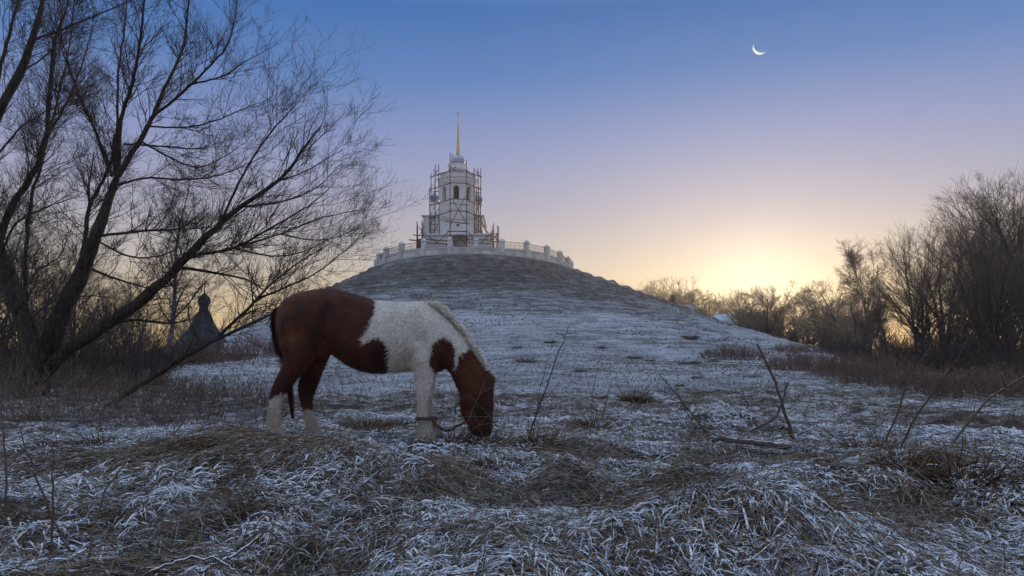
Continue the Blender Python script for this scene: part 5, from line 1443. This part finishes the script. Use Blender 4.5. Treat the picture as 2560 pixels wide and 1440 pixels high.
# upright dry stalks scattered through the field (uncountable thin stuff)
n = 2600
x, y = wedge(n, 3.0, 26, 39, .5)
keep = vnoise(x / 1.4, y / 1.4, 101) > .52; x, y = x[keep], y[keep]; n = len(x)
S = np.stack([x, y, base_h(x, y) - .02], 1); D = np.stack([rng.normal(0, .4, n), rng.normal(0, .3, n), np.ones(n)], 1)
L = rng.uniform(.12, .38, n) * (1 + .6 * (x < -3) * (y > 8))
P0, R0 = grow(S, D, L, rng.uniform(.0014, .0028, n) * np.clip(y / 6, .8, 2.2), 5, rng, -.05, .06, .5)
S, D, L, R = spawn(P0, R0, 2, rng, .45, .95, .3, .7, .2, .45, .8, .3)
P1, R1 = grow(S, D, L, R, 3, rng, .2, .08, .5)
V, Q, tt = crown_mesh('st', [(P0, R0, 3), (P1, R1, 2)], rng)
o = add('dry_stalks', mesh_np('dry_stalks', V, Q, {'tint': tt}), M['brown_stem']); tag(o, 'thin dry weed stalks standing among the frosted grass', 'stalks', None, 'stuff')
# thick frosted weeds below the willows
n = 2300
u = rng.uniform(-60, 720, n); Y = rng.uniform(8.8, 22, n)
x = (u - 1280) / F * Y; S = np.stack([x, Y, base_h(x, Y) - .02], 1)
D = np.stack([rng.normal(0, .45, n), rng.normal(0, .35, n), np.ones(n)], 1)
L = rng.uniform(.2, .85, n) * np.clip(1.2 - u / 800, .35, 1.1)
P0, R0 = grow(S, D, L, rng.uniform(.003, .0055, n) * (Y / 11), 5, rng, -.1, .1, .45)
S, D, L, R = spawn(P0, R0, 6, rng, .15, .95, .3, .9, .2, .5, .75, .3)
P1, R1 = grow(S, D, L, R, 3, rng, .15, .14, .5)
V, Q, tt = crown_mesh('wd', [(P0, R0, 3), (P1, R1, 2)], rng)
o = add('weed_undergrowth', mesh_np('weed_undergrowth', V, Q, {'tint': tt}), M['pale_stem']); tag(o, 'frosted brown weeds and brush standing under the left willows', 'weeds', None, 'stuff')

# tussocks, each a thing
def tussock_mesh(seed, n=430, H=.24, rx=.15):
    g_ = np.random.default_rng(seed)
    a = g_.uniform(0, 2 * math.pi, n); q = np.sqrt(g_.random(n)) * rx
    S = np.stack([np.cos(a) * q, np.sin(a) * q, np.full(n, -.05)], 1)
    D = np.stack([np.cos(a) * (.3 + q / rx), np.sin(a) * (.3 + q / rx), np.full(n, 1.1)], 1) + g_.normal(0, .25, (n, 3))
    Pn, _ = grow(S, D, H * g_.uniform(.6, 1.35, n), np.full(n, .01), 6, g_, -.75, .10, .5)
    V, Q = ribbons(Pn, np.tile([.0035, .0035, .003, .0028, .002, .0006], (n, 1)) * g_.uniform(.6, 1.4, (n, 1)), nrm(np.cross(D, g_.normal(0, 1, (n, 3)))))
    me = mesh_np('grass_tussock', V, Q, {'tint': np.repeat(np.clip(g_.normal(.4, .28, n), 0, 1), 12)}); me.materials.append(M['tussock'])
    return me
TM = [tussock_mesh(81), tussock_mesh(82), tussock_mesh(83, 460, .22, .19)]
for i, (u, v, wpx, lab) in enumerate([
        (1345, 1118, 100, 'brown grass tussock with tall stalks right of the grazing head'), (1492, 1072, 85, 'smaller brown tussock right of the one beside the horse head'), (2165, 1135, 110, 'ginger brown tussock behind the fallen log end'),
        (2255, 1165, 110, 'brown tussock between the ginger tussock and the dark right clump'), (2400, 1205, 170, 'largest dark tussock clump near the right edge'), (2520, 1180, 120, 'tangled tussock cut by the right edge'), (910, 1085, 95, 'small straw tussock under the belly of the horse'),
        (1040, 1122, 60, 'little tussock at the near front hoof of the horse'), (1130, 1112, 90, 'straw tussock between the front hoof and the muzzle'), (1210, 1112, 95, 'straw tussock just below the horse muzzle'), (668, 1112, 60, 'straw tuft around the hind hoof of the horse'), (830, 1112, 55, 'straw tuft right of the hind hooves'),
        (1730, 1078, 70, 'brown tussock in front of the dark mound'), (1905, 1078, 60, 'thin tussock behind the upright stick'), (1590, 1000, 60, 'low tussock in mid field left of the leaning stick'), (2060, 1180, 80, 'dark tuft below the right end of the log'),
        (490, 1130, 90, 'straw tuft on the hay mound left of the hind hooves'), (250, 1120, 90, 'brown tuft on the left below the willow weeds'), (620, 1300, 100, 'dark tuft in the middle of the hay mound'), (1010, 1320, 100, 'tuft with a bent blade at the bottom centre left')]):
    p = hit(u, v); s = wpx * p[1] / F / .40
    o = add('grass_tussock', TM[i % 3], None, None, p); o.scale = (s, s, s * 1.1); o.rotation_euler = (0, 0, i * 1.9); tag(o, lab, 'grass tussock', 'dry grass tussocks')
for i, (u, v, wpx, lab) in enumerate([(1312, 906, 62, 'biggest dark tussock low on the hill slope'), (1375, 857, 34, 'dark tussock highest on the open snowy slope, left one'), (1295, 870, 30, 'small dark tussock above the biggest slope tussock'), (1582, 897, 42, 'dark tussock on the slope below the lone shrub, far left'),
                             (1625, 903, 30, 'tiny tussock right of a dark slope tussock'), (1722, 910, 58, 'pale twiggy tussock left of the lone round shrub'), (1782, 905, 34, 'tussock touching the lone round shrub'), (1745, 945, 36, 'dark tussock below the lone round shrub'), (1880, 945, 44, 'round dark tussock beside the upright stick top'), (1700, 965, 30, 'low tussock at the foot of the slope'),
                             (1725, 845, 50, 'greenish tuft high on the right slope'), (1500, 870, 30, 'faint tussock in the middle of the snowy slope'), (1450, 930, 34, 'dark tussock at the slope foot behind the tall stalks')]):
    p = hit(u, v); s = wpx * p[1] / F / .62
    o = add('grass_tussock', TM[i % 3], None, None, p); o.scale = (s, s, s * .75); o.rotation_euler = (0, 0, i * 1.9); tag(o, lab, 'grass tussock', 'dark tussocks on the slope')

# soil heaps
def heap(u, v, wpx, hpx, lab, seed):
    p = hit(u, v); k = p[1] / F; g_ = np.random.default_rng(seed)
    na, nr = 26, 9; Vv = []; Qq = []
    for i in range(nr):
        q = i / (nr - 1)
        for j in range(na):
            a = 2 * math.pi * j / na; rr = wpx * k / 2 * q * (1 + .25 * math.sin(a * 3 + seed) + .1 * g_.normal())
            Vv.append((rr * math.cos(a), rr * math.sin(a) * .8, hpx * k * math.cos(q * math.pi / 2) ** 1.2 * (1 + .16 * g_.normal() * (0 < q < 1)) - .05 * q - .01))
    for i in range(nr - 1):
        for j in range(na): Qq.append((i * na + j, (i + 1) * na + j, (i + 1) * na + (j + 1) % na, i * na + (j + 1) % na))
    o = add('soil_heap', mesh_np('soil_heap', np.array(Vv), np.array(Qq)), M['soil'], None, p); tag(o, lab, 'soil heap', 'dark soil heaps in the field')
heap(1752, 1056, 110, 20, 'big dark soil heap behind the leaning stick', 1); heap(1662, 1112, 52, 13, 'small black soil heap left of the fallen log', 2); heap(1560, 1120, 56, 10, 'flat black soil heap in front of the tall stalks', 3); heap(1860, 1005, 40, 10, 'faint soil heap behind the upright stick', 4)

# sticks and stems, each a thing
def stick(name, label, paths, matn='dead_wood', cat='branch', group=None, sides=7, k=18, kinks=.004, lift=0.0):
    """paths: list of (points [(u, v, Y or None)], px width start, px width end); the first is the main stem, the rest side shoots"""
    base = None; th = None
    for i, (pts, w0, w1) in enumerate(paths):
        pp = []; Y0 = None
        for (u, v, Y) in pts:
            if Y is None:
                q = hit(u, v, lift=lift); Y = q[1]
            elif isinstance(Y, str):
                Y = Y0 + float(Y)
            Y0 = Y if Y0 is None else Y0
            pp.append(P(u, v, Y))
        pr = resample(np.array(pp), k)
        pr[1:-1] += rng.normal(0, kinks, (k - 2, 3))
        Ym = pr[:, 1].mean(); R = np.linspace(w0, w1, k) * .4 * Ym / F
        if th is None:
            base = pr[0].copy() if pr[0, 2] < pr[-1, 2] else pr[-1].copy()
            th = thing(name, base, label, cat, group)
        if i == 0 and matn != 'snowy_wood' and k >= 12:
            ns = int(rng.integers(4, 8))
            S_, D_, L_s, R_s = spawn(pr[None], R[None], ns, rng, .3, .97, .35, .8, .05, .16, .5, .2)
            PS, RS = grow(S_, D_, np.clip(L_s, .03, .18), np.maximum(R_s, .0012), 5, rng, .3, .15, .5)
            for q in range(ns):
                V, Q = tubes(PS[q:q + 1], RS[q:q + 1], 4)
                add('shoot', mesh_np('shoot', V - base, Q, {'tint': np.full(len(V), rng.random())}, True), M[matn], th)
        V, Q = tubes(pr[None], R[None], sides)
        add('stem' if i == 0 else 'shoot', mesh_np('stem', V - base, Q, {'tint': np.full(len(V), rng.random())}, True), M[matn], th)
    return th
stick('fallen_log', 'grey fallen log lying across the frosted field right of centre', [([(1783, 1104, None), (1800, 1096, '0'), (1850, 1102, '-.05'), (1930, 1112, '-.12'), (2000, 1122, '-.18'), (2038, 1133, '-.25')], 14, 22)], cat='log', lift=.085)
stick('upright_stick', 'tall crooked grey stick standing up behind the fallen log', [([(2000, 1112, None), (1984, 1096, '.05'), (1972, 1060, '.05'), (1955, 1010, '0'), (1935, 950, '0'), (1915, 905, '0'), (1893, 860, '0')], 13, 5), ([(1984, 1096, 7.9), (1966, 1072, 8.0), (1950, 1070, 8.1)], 10, 7)])
stick('forked_branch', 'thin forked branch arching left of the upright stick', [([(1812, 1092, None), (1860, 1082, '0'), (1900, 1066, '0'), (1940, 1042, '0'), (1950, 1018, '0'), (1962, 985, '0'), (1969, 955, '0')], 8, 5), ([(1830, 1086, 8.9), (1890, 1085, 8.9), (1950, 1074, 8.9)], 5, 4)])
stick('leaning_stick', 'thin grey stick leaning left in front of the dark soil heap', [([(1795, 1106, None), (1760, 1072, '.05'), (1725, 1030, '.05'), (1690, 985, '0'), (1668, 960, '0'), (1648, 938, '0')], 8, 3)])
stick('long_stem', 'long pale dry stem leaning right, left one of the right pair', [([(2205, 1120, None), (2240, 1045, '0'), (2268, 960, '0'), (2310, 890, '0'), (2360, 810, '0'), (2400, 765, '0')], 7, 2), ([(2310, 890, 6.9), (2345, 880, 6.9), (2372, 882, 6.9)], 3, 1)], 'brown_stem', 'weed stem')
stick('long_stem', 'long pale dry stem leaning right, right one of the right pair', [([(2240, 1140, None), (2285, 1050, '0'), (2330, 985, '0'), (2385, 910, '0'), (2420, 850, '0'), (2436, 795, '0')], 7, 2)], 'brown_stem', 'weed stem')
stick('bent_branch', 'dark frosted branch reaching in from the right edge', [([(2370, 1125, None), (2400, 1085, '0'), (2450, 1020, '0'), (2510, 970, '0'), (2600, 925, '0')], 8, 7), ([(2515, 968, 6.6), (2505, 945, 6.6), (2490, 932, 6.6), (2474, 924, 6.6)], 5, 2), ([(2450, 1020, 6.6), (2520, 1000, 6.7), (2600, 1004, 6.8)], 4, 2)])
stick('tall_stalk', 'dark tall stalk rising from the tussock beside the horse head', [([(1318, 1105, None), (1340, 1040, '0'), (1365, 970, '0'), (1390, 900, '0'), (1412, 845, '0'), (1424, 815, '0')], 5, 1.5), ([(1352, 1005, 7.6), (1375, 985, 7.6), (1400, 955, 7.6)], 2, 1)], 'brown_stem', 'weed stem')
stick('tall_stalk', 'thin pale stalk parallel to the dark tall stalk', [([(1330, 1100, None), (1345, 1000, '0'), (1368, 900, '0'), (1385, 845, '0')], 2.6, 1)], 'brown_stem', 'weed stem')
stick('tall_stalk', 'thin stalk rising from the smaller tussock in mid field', [([(1478, 1060, None), (1480, 1000, '0'), (1492, 930, '0'), (1510, 865, '0')], 3, 1), ([(1482, 1000, 8.8), (1470, 960, 8.8), (1465, 930, 8.8)], 2, 1)], 'brown_stem', 'weed stem')
stick('tall_stalk', 'reddish stalk leaning right of the smaller tussock', [([(1500, 1062, None), (1515, 1000, '0'), (1530, 950, '0')], 4, 1.5)], 'brown_stem', 'weed stem')
for (pts, lab) in (([(205, 1440), (150, 1335), (105, 1240), (72, 1145), (52, 1085), (30, 1010)], 'thick dry stem bending left in the bottom left corner'), ([(124, 1440), (128, 1320), (133, 1200), (136, 1120), (141, 1075)], 'straight dry stem in the bottom left corner'),
                   ([(215, 1440), (236, 1320), (275, 1205), (330, 1150), (420, 1100), (470, 1030)], 'arching frosted stem curving right at the lower left'), ([(12, 1330), (14, 1200), (6, 1060), (0, 1020)], 'broken stem at the left border')):
    b_ = hit(pts[0][0], 1438)[1] if pts[0][1] >= 1438 else hit(*pts[0])[1]
    stick('dry_stem', lab, [([(u, v, b_ + .12 * i) for i, (u, v) in enumerate(pts)], 8, 2.5)], 'brown_stem', 'weed stem', 'dry stems at the lower left')
stick('broken_twig', 'bent broken twig lying near the bottom of the hay mound', [([(590, 1372, None), (625, 1345, '0'), (662, 1328, '.02'), (700, 1350, '0'), (775, 1388, '-.05')], 8, 6)], lift=.07)
stick('snowy_branch', 'thick branch under a line of snow at the bottom left', [([(350, 1445, 2.95), (420, 1412, 3.0), (470, 1395, 3.03), (540, 1398, 3.05), (590, 1425, 3.0)], 10, 6)], 'snowy_wood')
stick('snowy_branch', 'snow covered branch rising right at the bottom left', [([(500, 1430, 3.0), (560, 1400, 3.15), (610, 1372, 3.3), (655, 1335, 3.4)], 10, 6)], 'snowy_wood')
stick('snowy_branch', 'snowy rounded stem arching over the hay below the horse', [([(760, 1172, None), (800, 1175, '0'), (850, 1195, '-.1'), (885, 1230, '-.3'), (905, 1290, '-.7')], 8, 5)], 'snowy_wood', lift=.08)
stick('snowy_branch', 'snow covered stick pointing at the front hoof', [([(900, 1215, None), (950, 1175, '.3'), (985, 1140, '.6'), (1005, 1108, '.8')], 7, 5)], 'snowy_wood', lift=.07)
stick('curled_twig', 'thin curled twig standing in the snow at bottom centre right', [([(1538, 1410, None), (1538, 1365, '0'), (1550, 1325, '0'), (1562, 1322, '0'), (1560, 1345, '0'), (1590, 1370, '0'), (1680, 1400, '-.05')], 4, 3)], 'brown_stem', 'twig', lift=.05)
for i, (a, b_, c_, lab) in enumerate([((2180, 1300), (2255, 1258), (2312, 1270), 'bent grass stem arch at lower right, left one'), ((2350, 1300), (2365, 1275), (2440, 1270), 'bent grass stem arch at lower right, right one'), ((1860, 1280), (1895, 1250), (1905, 1246), 'short frosted stem on the lower right mound'), ((2280, 1110), (2295, 1150), (2310, 1200), 'dark stem hanging over the right clump'),
                               ((1590, 1330), (1700, 1380), (1840, 1400), 'long dark twig lying across the lower right foreground'), ((1300, 1440), (1290, 1400), (1360, 1395), 'short twig at the bottom centre')]):
    stick('bent_reed', lab, [([(a[0], a[1], None), (b_[0], b_[1], '0'), (c_[0], c_[1], '-.02')], 4.5, 2.5)], 'brown_stem', 'reed', 'single bent stems in the foreground', 5)
# seed stalks crossing the horse's face
for i, (a, b_, lab) in enumerate([((1150, 1080), (1222, 935), 'dry stalk crossing the horse cheek'), ((1165, 1100), (1180, 1000), 'pale stalk in front of the horse jaw'), ((1205, 1095), (1178, 1020), 'short stalk leaning left across the muzzle'), ((1140, 1110), (1230, 1030), 'long stalk crossing the horse nose'), ((1255, 1075), (1175, 990), 'thin stalk from the right across the horse face')]):
    pb = hit(a[0], a[1]); Y = 6.78
    stick('grass_stalk', lab, [([(a[0], a[1] + 14, Y), ((a[0] + b_[0]) / 2 + 3, (a[1] + b_[1]) / 2, Y), (b_[0], b_[1], Y)], 3.2, 1.6), ([((a[0] * .4 + b_[0] * .6), (a[1] * .4 + b_[1] * .6), Y), (b_[0] + 14, b_[1] + 26, Y)], 1.8, 1)], 'brown_stem', 'grass stalk', 'dry stalks before the horse head', 5)
# the one green-yellow leaf
p = hit(1207, 1308)
lf = MB(); L_ = .05
ol = [(0, 0), (.3, .22), (.6, .26), (.85, .14), (1, 0), (.85, -.14), (.6, -.26), (.3, -.22)]
lf.v += [(a * L_, b_ * L_, .012 + .01 * math.sin(a * 3)) for a, b_ in ol] + [(a * L_, b_ * L_, .0105 + .01 * math.sin(a * 3)) for a, b_ in ol]
lf.f += [tuple(range(8)), tuple(reversed(range(8, 16)))] + [(i, i + 8, (i + 1) % 8 + 8, (i + 1) % 8) for i in range(8)]
o = add('fallen_leaf', lf.mesh('fallen_leaf'), M['leaf'], None, (p[0], p[1], p[2] + .06)); o.rotation_euler = (.3, -.2, .4); tag(o, 'single yellow green leaf lying on the snowy grass below the horse', 'leaf')
# ------------------------------------------------------------------ morning haze
HAZE = 0.0005
def build_haze():
    m = bpy.data.materials.new('haze'); m.use_nodes = True
    t = m.node_tree; t.nodes.clear()
    v = N(t, 'ShaderNodeVolumePrincipled')
    v.inputs['Color'].default_value = (0.95, 0.95, 0.95, 1); v.inputs['Density'].default_value = HAZE; v.inputs['Anisotropy'].default_value = 0.72
    o_ = N(t, 'ShaderNodeOutputMaterial'); t.links.new(v.outputs[0], o_.inputs['Volume'])
    o = add('haze', MB().box(-410, 410, -405, 410, -2.5, 41).mesh('haze'), m); tag(o, 'thin cold morning haze over the field', None, None, 'stuff')
build_haze()
